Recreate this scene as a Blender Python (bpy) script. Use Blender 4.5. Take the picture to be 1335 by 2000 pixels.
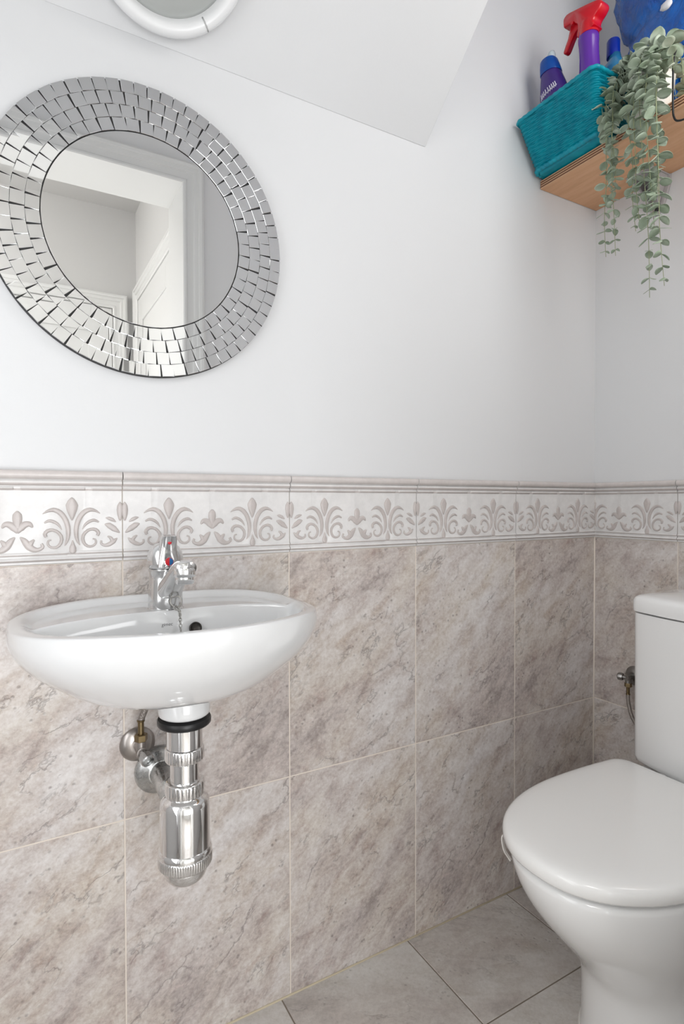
import bpy, bmesh, math, random
from mathutils import Vector, Matrix, noise

for o in list(bpy.data.objects): bpy.data.objects.remove(o)
SC = bpy.context.scene
COL = SC.collection
PI = math.pi
random.seed(7)

# ------------------------------------------------------------------ camera
F_PX = 1123.17; YAW = 0.5217; PITCH = 0.0174; ROLL = -0.0019
Fv = Vector((math.sin(YAW)*math.cos(PITCH), math.cos(YAW)*math.cos(PITCH), -math.sin(PITCH)))
Rv = Vector((math.cos(YAW), -math.sin(YAW), 0)); Uv = Rv.cross(Fv)
R2 = Rv*math.cos(ROLL)+Uv*math.sin(ROLL); U2 = Uv*math.cos(ROLL)-Rv*math.sin(ROLL)
cd = bpy.data.cameras.new('camera'); cam = bpy.data.objects.new('camera', cd); COL.objects.link(cam)
cd.sensor_fit = 'VERTICAL'; cd.sensor_height = 36; cd.sensor_width = 24
cd.lens = 36*F_PX/2000; cd.clip_start = .01
M = Matrix((( R2.x, U2.x, -Fv.x, -1.4266), (R2.y, U2.y, -Fv.y, -1.0517), (R2.z, U2.z, -Fv.z, 1.0016), (0,0,0,1)))
cam.matrix_world = M
SC.camera = cam

# ------------------------------------------------------------------ world, lights, exposure
w = bpy.data.worlds.new('World'); SC.world = w; w.use_nodes = True
w.node_tree.nodes['Background'].inputs[0].default_value = (1, 1, 1, 1)
w.node_tree.nodes['Background'].inputs[1].default_value = 1.0
vs = SC.view_settings
vs.view_transform = 'Standard'; vs.look = 'None'; vs.gamma = 1; vs.exposure = 0.06; vs.use_curve_mapping = False

def area(name, loc, target, sx, sy, power, color=(1,1,1)):
    l = bpy.data.lights.new(name, 'AREA'); l.shape = 'RECTANGLE'; l.size = sx; l.size_y = sy
    l.energy = power; l.color = color
    o = bpy.data.objects.new(name, l); COL.objects.link(o); o.location = loc
    o.rotation_euler = (Vector(target)-Vector(loc)).to_track_quat('-Z', 'Y').to_euler()
    return o
# added hall fill lights; the door has no glazing, the ceiling no lamp
area('hall_door_fill', (-1.34, -1.92, .66), (-1.34, 0, .66), .80, 1.1, 13.4, (.97, .985, 1))
area('hall_ceiling_fill', (-2.35, -1.55, 2.42), (-1.9, -1.55, 0), 1.0, .6, 24, (1, .985, .96))
# added fill light at the toilet's left wall, which has no window
area('left_wall_fill', (-1.94, -.55, .88), (-.3, -.42, .8), .6, 1.5, 6.8, (.97, .985, 1))
# added fill light right of the door; the front wall has no window
area('front_wall_fill', (-.30, -.89, 1.66), (-.36, 0, 1.50), .42, 1.25, 8.2, (.99, .99, .985))

# ------------------------------------------------------------------ helpers
def lin(r, g, b):
    f = lambda c: (c/255/12.92) if c/255 <= .04045 else ((c/255+.055)/1.055)**2.4
    return (f(r), f(g), f(b), 1)

def mat(name, col, rough=.5, metal=0, spec=.5, coat=0, coat_rough=.05, trans=0, ior=1.45, sss=0):
    m = bpy.data.materials.new(name); m.use_nodes = True
    b = m.node_tree.nodes['Principled BSDF']
    b.inputs['Base Color'].default_value = col
    b.inputs['Roughness'].default_value = rough
    b.inputs['Metallic'].default_value = metal
    b.inputs['Specular IOR Level'].default_value = spec
    b.inputs['Coat Weight'].default_value = coat
    b.inputs['Coat Roughness'].default_value = coat_rough
    b.inputs['Transmission Weight'].default_value = trans
    b.inputs['IOR'].default_value = ior
    return m
def N(m, t, **k):
    n = m.node_tree.nodes.new(t)
    for a, v in k.items():
        if a.startswith('i_'): n.inputs[a[2:].replace('_', ' ')].default_value = v
        else: setattr(n, a, v)
    return n
def L(m, a, b): m.node_tree.links.new(a, b)
def P(m): return m.node_tree.nodes['Principled BSDF']
def ramp(m, fac, stops):
    r = N(m, 'ShaderNodeValToRGB'); e = r.color_ramp.elements
    while len(e) < len(stops): e.new(.5)
    for i, (p, c) in enumerate(stops): e[i].position = p; e[i].color = c
    L(m, fac, r.inputs[0]); return r.outputs[0]
def add_bump(m, height, strength=.2, dist=.001):
    b = N(m, 'ShaderNodeBump'); b.inputs['Strength'].default_value = strength; b.inputs['Distance'].default_value = dist
    L(m, height, b.inputs['Height']); L(m, b.outputs[0], P(m).inputs['Normal']); return b
def noise_tex(m, vec, scale, detail=4, rough=.5, dist=0):
    n = N(m, 'ShaderNodeTexNoise'); n.inputs['Scale'].default_value = scale; n.inputs['Detail'].default_value = detail
    n.inputs['Roughness'].default_value = rough; n.inputs['Distortion'].default_value = dist
    if vec is not None: L(m, vec, n.inputs['Vector'])
    return n.outputs[0]
def mixc(m, fac, a, b, mode='MIX'):
    n = N(m, 'ShaderNodeMix', data_type='RGBA', blend_type=mode)
    for k, v in ((0, fac), (6, a), (7, b)):
        if isinstance(v, (int, float)): n.inputs[k].default_value = v
        elif isinstance(v, tuple): n.inputs[k].default_value = v
        else: L(m, v, n.inputs[k])
    return n.outputs[2]

def link(name, bm, material, parent=None, smooth=True, bevel=0, auto=None, recalc=True):
    if recalc: bmesh.ops.recalc_face_normals(bm, faces=bm.faces)
    me = bpy.data.meshes.new(name); bm.to_mesh(me); bm.free()
    mats = material if isinstance(material, (list, tuple)) else [material]
    for x in mats: me.materials.append(x)
    for p in me.polygons: p.use_smooth = smooth
    o = bpy.data.objects.new(name, me); COL.objects.link(o)
    if bevel:
        b = o.modifiers.new('bevel', 'BEVEL'); b.width = bevel; b.segments = 3; b.limit_method = 'ANGLE'; b.angle_limit = math.radians(35)
        for p in me.polygons: p.use_smooth = True
        b.harden_normals = True
    if auto and smooth:
        me.set_sharp_from_angle(angle=math.radians(auto))
    if parent: 
        o.parent = parent; o.matrix_parent_inverse = parent.matrix_basis.inverted()
    return o
def thing(name, label, cat, loc=(0,0,0), group=None):
    o = bpy.data.objects.new(name, None); COL.objects.link(o); o.location = loc; o.empty_display_size = .05
    o['label'] = label; o['category'] = cat
    if group: o['group'] = group
    return o
def tag(o, label, cat, group=None):
    o['label'] = label; o['category'] = cat
    if group: o['group'] = group
    return o
def struct(o, label=None):
    o['kind'] = 'structure'
    if label: o['label'] = label
    return o

def box(bm, x0, x1, y0, y1, z0, z1, mi=0):
    v = [bm.verts.new(p) for p in ((x0,y0,z0),(x1,y0,z0),(x1,y1,z0),(x0,y1,z0),(x0,y0,z1),(x1,y0,z1),(x1,y1,z1),(x0,y1,z1))]
    for f in ((0,3,2,1),(4,5,6,7),(0,1,5,4),(1,2,6,5),(2,3,7,6),(3,0,4,7)):
        fc = bm.faces.new([v[i] for i in f]); fc.material_index = mi
def loft(bm, rings, close_u=True, cap0=False, cap1=False, mi=0, close_v=False):
    vs_ = [[bm.verts.new(p) for p in r] for r in rings]
    n = len(rings[0])
    prs = list(zip(vs_, vs_[1:]))
    if close_v: prs.append((vs_[-1], vs_[0]))
    for a, b in prs:
        for i in range(n if close_u else n-1):
            j = (i+1) % n
            f = bm.faces.new((a[i], a[j], b[j], b[i])); f.material_index = mi
    if cap0: f = bm.faces.new(vs_[0][::-1]); f.material_index = mi
    if cap1: f = bm.faces.new(vs_[-1]); f.material_index = mi
    return vs_
def lathe(bm, prof, c=(0,0,0), axis='z', seg=48, mi=0, cap=True, mat4=None):
    """prof: list of (radius, height). Optional mat4 places the lathe; axis z by default."""
    rings = []
    for r, h in prof:
        ring = []
        for i in range(seg):
            a = 2*PI*i/seg
            p = Vector((r*math.cos(a), r*math.sin(a), h))
            if mat4: p = mat4 @ p
            ring.append(p+Vector(c))
        rings.append(ring)
    return loft(bm, rings, True, cap, cap, mi)
def axmat(d):
    return Vector(d).normalized().to_track_quat('Z', 'Y').to_matrix().to_4x4()
def catmull(pts, n):
    pts = [Vector(p) for p in pts]
    out = []
    m = len(pts)
    for k in range(n):
        t = k/(n-1)*(m-1); i = min(int(t), m-2); f = t-i
        p0 = pts[max(i-1,0)]; p1 = pts[i]; p2 = pts[i+1]; p3 = pts[min(i+2,m-1)]
        out.append(.5*((2*p1)+(p2-p0)*f+(2*p0-5*p1+4*p2-p3)*f*f+(3*p1-p0-3*p2+p3)*f**3))
    return out
def tube(bm, pts, r, seg=12, n=None, mi=0, caps=True):
    if n: pts = catmull(pts, n)
    pts = [Vector(p) for p in pts]
    rad = r if callable(r) else (lambda t: r)
    rings = []; up = None
    for i, p in enumerate(pts):
        t = (pts[min(i+1,len(pts)-1)]-pts[max(i-1,0)]).normalized()
        if up is None:
            up = t.orthogonal().normalized()
        up = (up - t*up.dot(t)).normalized(); s = t.cross(up)
        rr = rad(i/(len(pts)-1))
        rings.append([p+up*rr*math.cos(2*PI*k/seg)+s*rr*math.sin(2*PI*k/seg) for k in range(seg)])
    loft(bm, rings, True, caps, caps, mi)
def torus(bm, c, R, r, m4=None, seg=48, rs=10, mi=0):
    rings = []
    for i in range(seg):
        a = 2*PI*i/seg; ring = []
        for k in range(rs):
            b = 2*PI*k/rs
            p = Vector(((R+r*math.cos(b))*math.cos(a), (R+r*math.cos(b))*math.sin(a), r*math.sin(b)))
            if m4: p = m4 @ p
            ring.append(p+Vector(c))
        rings.append(ring)
    loft(bm, rings, True, close_v=True, mi=mi)
def sstep(a, b, x):
    t = max(0, min(1, (x-a)/(b-a))); return t*t*(3-2*t)
def interp(tab, x):
    if x <= tab[0][0]: return tab[0][1]
    for (a, va), (b, vb) in zip(tab, tab[1:]):
        if x <= b: return va+(vb-va)*(x-a)/(b-a)
    return tab[-1][1]

# ------------------------------------------------------------------ materials
def wall_paint(name, col, bump=.12):
    m = mat(name, col, .55, spec=.3)
    tc = N(m, 'ShaderNodeTexCoord')
    a = noise_tex(m, tc.outputs['Object'], 9, 5, .6); b = noise_tex(m, tc.outputs['Object'], 260, 3, .6)
    s = N(m, 'ShaderNodeMath', operation='MULTIPLY_ADD'); s.inputs[1].default_value = .12; L(m, b, s.inputs[0]); L(m, a, s.inputs[2])
    add_bump(m, s.outputs[0], bump, .004)
    return m
PAINT = wall_paint('white_wall_paint', (.725, .73, .74, 1))
PAINTF = wall_paint('brightened_front_wall_paint', (.88, .88, .88, 1))  # same white paint, lightened to make up for weak light on the front wall
HALLP = wall_paint('hall_paint', (.72, .715, .705, 1), .05)
GLOSS = mat('white_gloss_woodwork', (.84, .84, .825, 1), .28)
GROUT = mat('cream_grout', lin(226, 216, 205), .8)
CERAM = mat('white_sanitary_ceramic', (.76, .765, .77, 1), .07, spec=.55, coat=.6, coat_rough=.03)
CERAM2 = mat('white_toilet_ceramic', (.90, .905, .905, 1), .09, spec=.5, coat=.5, coat_rough=.04)
SEATM = mat('white_seat_plastic', (.90, .90, .89, 1), .16, spec=.5, coat=.3)
CHROME = mat('polished_chrome', (.80, .80, .80, 1), .06, 1)
CHROMED = mat('worn_chrome', (.62, .61, .59, 1), .16, 1)
m = CHROMED; tc = N(m, 'ShaderNodeTexCoord')
L(m, ramp(m, noise_tex(m, tc.outputs['Object'], 60, 5, .65), [(.35, (.13,.13,.13,1)), (.65, (.42,.42,.42,1))]), P(m).inputs['Roughness'])
L(m, ramp(m, noise_tex(m, tc.outputs['Object'], 42, 4, .6), [(.3, (.40,.41,.41,1)), (.7, (.70,.70,.69,1))]), P(m).inputs['Base Color'])
BRASS = mat('old_brass', lin(128, 112, 84), .3, 1)
RUBBER = mat('black_rubber', (.012, .012, .013, 1), .35)
MIRROR = mat('mirror_glass', (.88, .88, .875, 1), .0, 1)
MIRT = mat('mirror_tile_glass', (.90, .905, .91, 1), .012, 1)
DARK = mat('dark_backing', (.03, .03, .03, 1), .6)

def stone(name, base, dark, light, vein, ang, rough=.25, scale=1.0, crack=.75, contrast=1):
    m = mat(name, base, rough, spec=.5)
    at = N(m, 'ShaderNodeAttribute', attribute_name='tuv')
    m0 = N(m, 'ShaderNodeMapping'); m0.inputs['Rotation'].default_value = (0, 0, ang); L(m, at.outputs['Vector'], m0.inputs['Vector'])
    mp = N(m, 'ShaderNodeMapping'); mp.inputs['Scale'].default_value = (.72*scale, 1.25*scale, 1)
    L(m, m0.outputs[0], mp.inputs['Vector'])
    v = mp.outputs[0]
    # distorted coordinates
    big = noise_tex(m, v, 3.2, 5, .6, .3)
    c = ramp(m, big, [(.30, dark), (.50, base), (.72, light)])
    pk = noise_tex(m, v, 6.5, 4, .55, .6)
    c = mixc(m, ramp(m, pk, [(.42, (0,0,0,1)), (.7, (.75,.75,.75,1))]), c, vein)
    med = noise_tex(m, v, 26, 6, .7, .4)
    c = mixc(m, .62*contrast, c, ramp(m, med, [(.3, (.22,.21,.20,1)), (.5, (.5,.5,.5,1)), (.7, (.70,.70,.70,1))]), 'OVERLAY')
    blot = noise_tex(m, v, 11, 5, .65, 1.2)
    c = mixc(m, .34*contrast, c, ramp(m, blot, [(.30, (.24,.22,.21,1)), (.47, (.5,.5,.5,1)), (.72, (.66,.65,.64,1))]), 'OVERLAY')
    fine = noise_tex(m, at.outputs['Vector'], 130, 4, .7)
    c = mixc(m, .42*contrast, c, ramp(m, fine, [(.3, (.25,.25,.25,1)), (.7, (.72,.72,.72,1))]), 'OVERLAY')
    # thin broken cracks running diagonally: zero crossings of a noise, masked by another
    def cracks(sc, wdt, m0, m1, offs):
        mq = N(m, 'ShaderNodeMapping'); mq.inputs['Location'].default_value = (offs, offs*.7, 0); L(m, v, mq.inputs['Vector'])
        cn = noise_tex(m, mq.outputs[0], sc, 6, .6, .1)
        s = N(m, 'ShaderNodeMath', operation='SUBTRACT'); s.inputs[1].default_value = .5; L(m, cn, s.inputs[0])
        a = N(m, 'ShaderNodeMath', operation='ABSOLUTE'); L(m, s.outputs[0], a.inputs[0])
        r = ramp(m, a.outputs[0], [(0, (1,1,1,1)), (wdt, (0,0,0,1))])
        mk = ramp(m, noise_tex(m, mq.outputs[0], sc*1.7, 3, .6), [(m0, (0,0,0,1)), (m1, (1,1,1,1))])
        q = N(m, 'ShaderNodeMath', operation='MULTIPLY'); L(m, r, q.inputs[0]); L(m, mk, q.inputs[1]); return q.outputs[0]
    k1 = cracks(4.5, .010, .50, .60, 3.1); k2 = cracks(9, .016, .53, .62, 8.7)
    # pits: small dark specks
    vo = N(m, 'ShaderNodeTexVoronoi'); vo.inputs['Scale'].default_value = 75; L(m, m0.outputs[0], vo.inputs['Vector'])
    pit = ramp(m, vo.outputs['Distance'], [(.10, (1,1,1,1)), (.27, (0,0,0,1))])
    pm = ramp(m, noise_tex(m, v, 15, 3, .6), [(.50, (0,0,0,1)), (.60, (1,1,1,1))])
    k3 = N(m, 'ShaderNodeMath', operation='MULTIPLY'); L(m, pit, k3.inputs[0]); L(m, pm, k3.inputs[1])
    mx = N(m, 'ShaderNodeMath', operation='MAXIMUM'); L(m, k1, mx.inputs[0]); L(m, k2, mx.inputs[1])
    mx2 = N(m, 'ShaderNodeMath', operation='MAXIMUM'); L(m, mx.outputs[0], mx2.inputs[0]); L(m, k3.outputs[0], mx2.inputs[1])
    fk = N(m, 'ShaderNodeMath', operation='MULTIPLY'); fk.inputs[1].default_value = crack; L(m, mx2.outputs[0], fk.inputs[0])
    c = mixc(m, fk.outputs[0], c, tuple(x*.42 for x in dark[:3])+(1,))
    L(m, c, P(m).inputs['Base Color'])
    inv = N(m, 'ShaderNodeMath', operation='SUBTRACT'); inv.inputs[0].default_value = 1; L(m, mx2.outputs[0], inv.inputs[1])
    s2 = N(m, 'ShaderNodeMath', operation='MULTIPLY_ADD'); s2.inputs[1].default_value = .5; L(m, med, s2.inputs[0]); L(m, inv.outputs[0], s2.inputs[2])
    add_bump(m, s2.outputs[0], .35, .0014)
    return m
STONE = stone('mauve_beige_stone_tile', lin(201, 193, 189), lin(180, 169, 165), lin(216, 212, 211), lin(203, 193, 183), -.70, .2, crack=.6)
FSTONE = stone('grey_floor_tile', lin(200, 196, 191), lin(182, 174, 169), lin(216, 214, 211), lin(194, 187, 181), .5, .3, .7, .3, .6)

def glaze(name, col, var=.06, rough=.22):
    m = mat(name, col, rough, spec=.5)
    tc = N(m, 'ShaderNodeTexCoord')
    n = noise_tex(m, tc.outputs['Object'], 45, 5, .65)
    c = ramp(m, n, [(.3, tuple(max(0, x*(1-var)) for x in col[:3])+(1,)), (.7, tuple(min(1, x*(1+var)) for x in col[:3])+(1,))])
    L(m, c, P(m).inputs['Base Color']); return m
BFIELD = glaze('border_white_glaze', lin(222, 220, 219), .06)
BMOT = glaze('border_mauve_glaze', lin(194, 186, 183), .06)
BCAP = glaze('border_cap_glaze', lin(206, 199, 196), .06)

# ------------------------------------------------------------------ room shell
XL, YF, YB = -1.95, -.90, -1.07          # left wall, room side and hall side of the front wall
JX, JL, HZ = -.925, -1.69, 2.058          # door opening
bm = bmesh.new(); box(bm, -3.1, .14, .006, .14, -.1, 2.9); struct(link('wall_back', bm, PAINT, smooth=False))
bm = bmesh.new(); box(bm, .006, .14, YB, .006, -.1, 2.9); struct(link('wall_right', bm, PAINT, smooth=False))
bm = bmesh.new(); box(bm, XL-.1, XL, YF, .006, -.1, 2.9); struct(link('wall_left', bm, PAINT, smooth=False))
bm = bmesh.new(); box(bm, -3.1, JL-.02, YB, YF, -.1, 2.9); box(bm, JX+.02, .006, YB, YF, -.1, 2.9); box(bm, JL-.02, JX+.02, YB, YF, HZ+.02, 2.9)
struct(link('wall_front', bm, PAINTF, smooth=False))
bm = bmesh.new(); box(bm, -3.1, .14, YB, .14, 2.72, 2.86); struct(link('ceiling', bm, PAINT, smooth=False))
# sloping soffit over the basin, ending at x = -.597 with an upright cheek
SX = -.597; SZ = 1.812; sdy, sdz = -.197, .181
bm = bmesh.new()
zt = SZ+sdz/sdy*YF
prof = [(.006, SZ), (YF, zt), (YF, 2.74), (.006, 2.74)]
loft(bm, [[(x, y, z) for y, z in prof] for x in (XL, SX)], True, True, True)
struct(link('ceiling_sloped', bm, PAINT, smooth=False, bevel=.002))
# hall
bm = bmesh.new(); box(bm, -3.1, -.75, -2.14, -2.0, -.1, 2.6); struct(link('wall_hall_far', bm, HALLP, smooth=False))
bm = bmesh.new(); box(bm, -.872, -.75, -2.0, YB, -.1, 2.6); struct(link('wall_hall_right', bm, HALLP, smooth=False))
bm = bmesh.new(); box(bm, -3.1, -3.0, -2.0, YB, -.1, 2.6); struct(link('wall_hall_left', bm, HALLP, smooth=False))
bm = bmesh.new(); box(bm, -3.0, -.872, -2.0, YB, 2.45, 2.6); struct(link('ceiling_hall', bm, HALLP, smooth=False))

def moulding(bm, x0, x1, ztop, prof, wallc, out, axis='y'):
    """architrave swept up, over and down an opening. prof: (offset from opening, projection)."""
    def ring(side, z):
        r = []
        for o, d in prof:
            if side == 0: a, zz = x0-o, z
            elif side == 1: a, zz = x0-o, ztop+o
            elif side == 2: a, zz = x1+o, ztop+o
            else: a, zz = x1+o, z
            r.append((a, wallc+out*d, zz) if axis == 'y' else (wallc+out*d, a, zz))
        return r
    loft(bm, [ring(0, 0), ring(1, 0), ring(2, 0), ring(3, 0)], True, True, True)
ARCH = [(0, 0), (0, .013), (.004, .016), (.010, .016), (.014, .012), (.020, .011), (.034, .012), (.037, .017), (.044, .019), (.050, .019), (.052, .023), (.060, .025), (.067, .022), (.070, .016), (.070, 0)]
ARCHW = [(o, d) for o, d in ARCH]
dr = bmesh.new()
moulding(dr, JL, JX, HZ, ARCH, YF, 1)
moulding(dr, JL, JX, HZ, ARCH, YB, -1)
box(dr, JL-.02, JL, YB, YF, 0, HZ+.02); box(dr, JX, JX+.02, YB, YF, 0, HZ+.02); box(dr, JL, JX, YB, YF, HZ, HZ+.02)
d1 = link('door_1', dr, GLOSS, smooth=True, auto=30); struct(d1, 'white moulded door frame seen in the round mirror')
def panel_door(name, x0, x1, zt, c, out, axis, label):
    bm = bmesh.new()
    moulding(bm, x0, x1, zt, ARCH, c, out, axis)
    fr = link(name, bm, GLOSS, smooth=True, auto=30); struct(fr, label)
    bm = bmesh.new()
    def bx(a0, a1, z0, z1, d0, d1):
        lo, hi = sorted((c+out*d0, c+out*d1))
        if axis == 'y': box(bm, a0, a1, lo, hi, z0, z1)
        else: box(bm, lo, hi, a0, a1, z0, z1)
    bx(x0+.003, x1-.003, 0, zt-.003, .0005, .004)
    s = .10
    for a0, a1 in ((x0+.003, x0+s), (x1-s, x1-.003)): bx(a0, a1, 0, zt-.003, .004, .010)
    for z0, z1 in ((0, .2), (.88, 1.0), (zt-.12, zt-.003)): bx(x0+s, x1-s, z0, z1, .004, .010)
    link('door_leaf', bm, GLOSS, fr, smooth=False, bevel=.002)
    return fr
d2 = panel_door('door_2', -1.75, -.985, 1.955, -2.0, 1, 'y', 'white panelled hall door facing the mirror')
d3 = panel_door('door_3', -1.90, -1.22, 1.985, -.872, -1, 'x', 'white panelled door on the right side of the hall')
bm = bmesh.new(); tube(bm, [(-1.03, -1.99, 1.0), (-1.03, -1.95, 1.0)], .008); tube(bm, [(-1.03, -1.95, 1.0), (-1.13, -1.95, 1.0)], .007)
link('door_handle', bm, BRASS, d2)

# ------------------------------------------------------------------ floor
def setuv(me, vals):
    a = me.attributes.new('tuv', 'FLOAT_VECTOR', 'POINT')
    for i, v in enumerate(vals): a.data[i].vector = v
def plates(name, rects, mapf, material, depth, parent=None, bev=.0012, rnd=None):
    """rects: (u0,u1,v0,v1,offset). mapf(u,v,d)->world. Low bevelled plates, one mesh, tuv attribute in tile space."""
    bm = bmesh.new(); uv = []
    for (u0, u1, v0, v1, off) in rects:
        b = bev
        rings = [[(u0,v0,0),(u1,v0,0),(u1,v1,0),(u0,v1,0)], [(u0,v0,depth-b),(u1,v0,depth-b),(u1,v1,depth-b),(u0,v1,depth-b)],
                 [(u0+b*.4,v0+b*.4,depth-b*.3),(u1-b*.4,v0+b*.4,depth-b*.3),(u1-b*.4,v1-b*.4,depth-b*.3),(u0+b*.4,v1-b*.4,depth-b*.3)],
                 [(u0+b,v0+b,depth),(u1-b,v0+b,depth),(u1-b,v1-b,depth),(u0+b,v1-b,depth)]]
        loft(bm, [[mapf(*p) for p in r] for r in rings], True, False, True)
        for r in rings:
            for p in r: uv.append((p[0]+off[0], p[1]+off[1], off[2]))
    bmesh.ops.recalc_face_normals(bm, faces=bm.faces)
    o = link(name, bm, material, parent, smooth=True, auto=25)
    setuv(o.data, uv)
    return o
bm = bmesh.new(); box(bm, -3.1, .14, -2.1, .14, -.1, -.001)
fl = link('floor', bm, mat('grey_floor_grout', lin(128, 118, 106), .8), smooth=False); struct(fl)
rects = []; S = .312; g = .0012
for i in range(-1, 8):
    for j in range(0, 8):
        x1 = -.0285-(i-1)*S; x0 = x1-S
        # column edges at ..., -.9642, -.6525, -.3405, -.0285
        y1 = -.2476+S-(j)*S; y0 = y1-S
        x0c, x1c, y0c, y1c = max(x0, -3.0), min(x1, .004), max(y0, -2.0), min(y1, .004)
        if x1c-x0c < .01 or y1c-y0c < .01: continue
        rnd = random.Random(i*31+j*7)
        rects.append((x0c+g, x1c-g, y0c+g, y1c-g, (rnd.random()*9, rnd.random()*9, rnd.random()*3)))
ft = plates('floor_tiles', rects, lambda u, v, d: (u, v, d-.004), FSTONE, .004, fl)

# ------------------------------------------------------------------ wall tiling, plaster side
TW = .316; TH = .4539; LW = .3124; ZT = 1.0542; BH = .1534; ZB = ZT-BH; ZR = ZB-TH
gx = [-LW-4*TW-.36, -LW-4*TW, -LW-3*TW, -LW-2*TW, -LW-TW, -LW, 0]
gx[0] = max(gx[0], XL)
def tile_wall(name, edges, mapf, lab, offs_seed):
    bm = bmesh.new()
    a, b = edges[0], edges[-1]
    pts = [mapf(a, 0, -.006), mapf(b, 0, -.006), mapf(b, ZT-.003, -.006), mapf(a, ZT-.003, -.006)]
    pf = [mapf(a, 0, -.0009), mapf(b, 0, -.0009), mapf(b, ZT-.003, -.0009), mapf(a, ZT-.003, -.0009)]
    loft(bm, [pts, pf], True, True, True)
    g_ = link(name, bm, GROUT, smooth=False); struct(g_, lab)
    rects = []; rnd = random.Random(offs_seed)
    prints = [(0, 0, 0), (3.3, 1.7, .5), (1.9, 5.2, 1.1), (6.1, 2.4, 1.9)]
    for i, (u0, u1) in enumerate(zip(edges, edges[1:])):
        if u1-u0 < .01: continue
        for k, (v0, v1) in enumerate(((0, ZR), (ZR, ZB))):
            pz = prints[(i*2+k+offs_seed) % 4]
            e = .0011
            # prints are laid out from the tile's own lower left corner
            rects.append((u0+e, u1-e, v0+(e if k else .0), v1-e, (pz[0]-u0, pz[1]-v1, pz[2])))
    plates('stone_tiles', rects, lambda u, v, d: mapf(u, v, d-.006), STONE, .006, g_)
    return g_
mapB = lambda u, v, d: (u, -d, v)
mapR = lambda u, v, d: (-d, -u, v)      # u runs from the corner towards the camera
YR = .2341
tb = tile_wall('trim_1', gx, mapB, 'mauve beige stone tiles on the long wall behind the basin', 0)
redges = [0, YR, YR+TW, YR+2*TW, .90]
tr = tile_wall('trim_2', redges, mapR, 'mauve beige stone tiles on the wall behind the toilet', 1)

# ---- relief border: a moulded listello with palmettes
def strip(bm, pts, ws, h, mapf, base, n=18, mi=1, edge=.0):
    pts = catmull([(p[0], p[1], 0) for p in pts], n); ws = [q_*1.2+.0003 for q_ in ws]
    wl = [(i/(len(ws)-1), w_) for i, w_ in enumerate(ws)]
    rings = []
    prevn = None
    for i, p in enumerate(pts):
        t = (pts[min(i+1, n-1)]-pts[max(i-1, 0)]).normalized(); nn = Vector((-t.y, t.x, 0))
        w_ = max(interp(wl, i/(n-1)), .0003); hh = h*min(1, w_/.0035)
        r = []
        for s, d in ((-1, -.001), (-.92, .35), (-.7, .72), (-.35, 1.0), (0, .86), (.35, 1.0), (.7, .72), (.92, .35), (1, -.001)):
            q = p+nn*w_*s
            r.append(mapf(q.x, ZB+q.y, base+hh*d))
        rings.append(r)
    loft(bm, rings, False, mi=mi)
KX = .0001152; KZ = .000127
def pal(pts): return [((x-535)*KX, .0172+(1135-y)*KZ) for x, y in pts]
MOTIF_BIG = [  # mirrored
    (pal([(912,624),(850,588),(770,572),(690,608),(625,692),(590,800),(588,905),(606,985),(636,1038)]), [1.2,13,25,28,28,26,22,14,1]),
    (pal([(892,738),(830,712),(765,728),(710,768),(668,832)]), [7,16,17,13,1]),
    (pal([(868,918),(886,885),(855,842),(790,830),(718,862),(672,935),(694,1020),(752,1058),(815,1050),(850,1012),(842,968),(806,958)]), [15,20,20,16,17,18,17,14,12,11,9,6]),
]
MOTIF_MID = [
    (pal([(535,410),(535,450),(535,510),(535,580),(535,650),(535,712)]), [4,40,68,55,30,2]),
    (pal([(540,968),(540,1020),(540,1070),(540,1120),(540,1142)]), [2,18,38,36,10]),
]
# hooked leaf next to the tile joint (relative to palmette centre, right side)
HOOK_E = [
    (pal([(1145,958),(1095,1000),(1030,1040),(965,1050),(920,1022),(926,985)]), [2,26,24,15,12,9]),
    (pal([(1080,1000),(1055,955),(1010,930)]), [22,18,5]),
]
EDGE = [
    (pal([(1185,470),(1185,520),(1185,580),(1185,650),(1185,725)]), [6,60,74,58,14]),
]
EDGE2 = [
    (pal([(985,682),(1030,690),(1080,710),(1128,740)]), [1,18,20,3]),
    (pal([(972,768),(1030,785),(1100,830),(1182,888)]), [2,32,34,4]),
]
FLEUR = [([(0,.0875),(0,.082),(0,.075),(0,.067),(0,.060)], [.0008,.0052,.0058,.0046,.003])]
FLEUR2 = [([(.0215,.0605),(.017,.066),(.0105,.0655),(.004,.060),(0,.052)], [.0008,.0032,.0042,.0048,.001]),
          ([(.0035,.0455),(.009,.040),(.015,.031),(.0215,.0255),(.029,.0245),(.0355,.0285),(.0335,.034)], [.0005,.0035,.0046,.0038,.0024,.002,.0015]),
          ([(.016,.031),(.019,.036),(.0235,.041)], [.0035,.003,.0008])]
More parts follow.
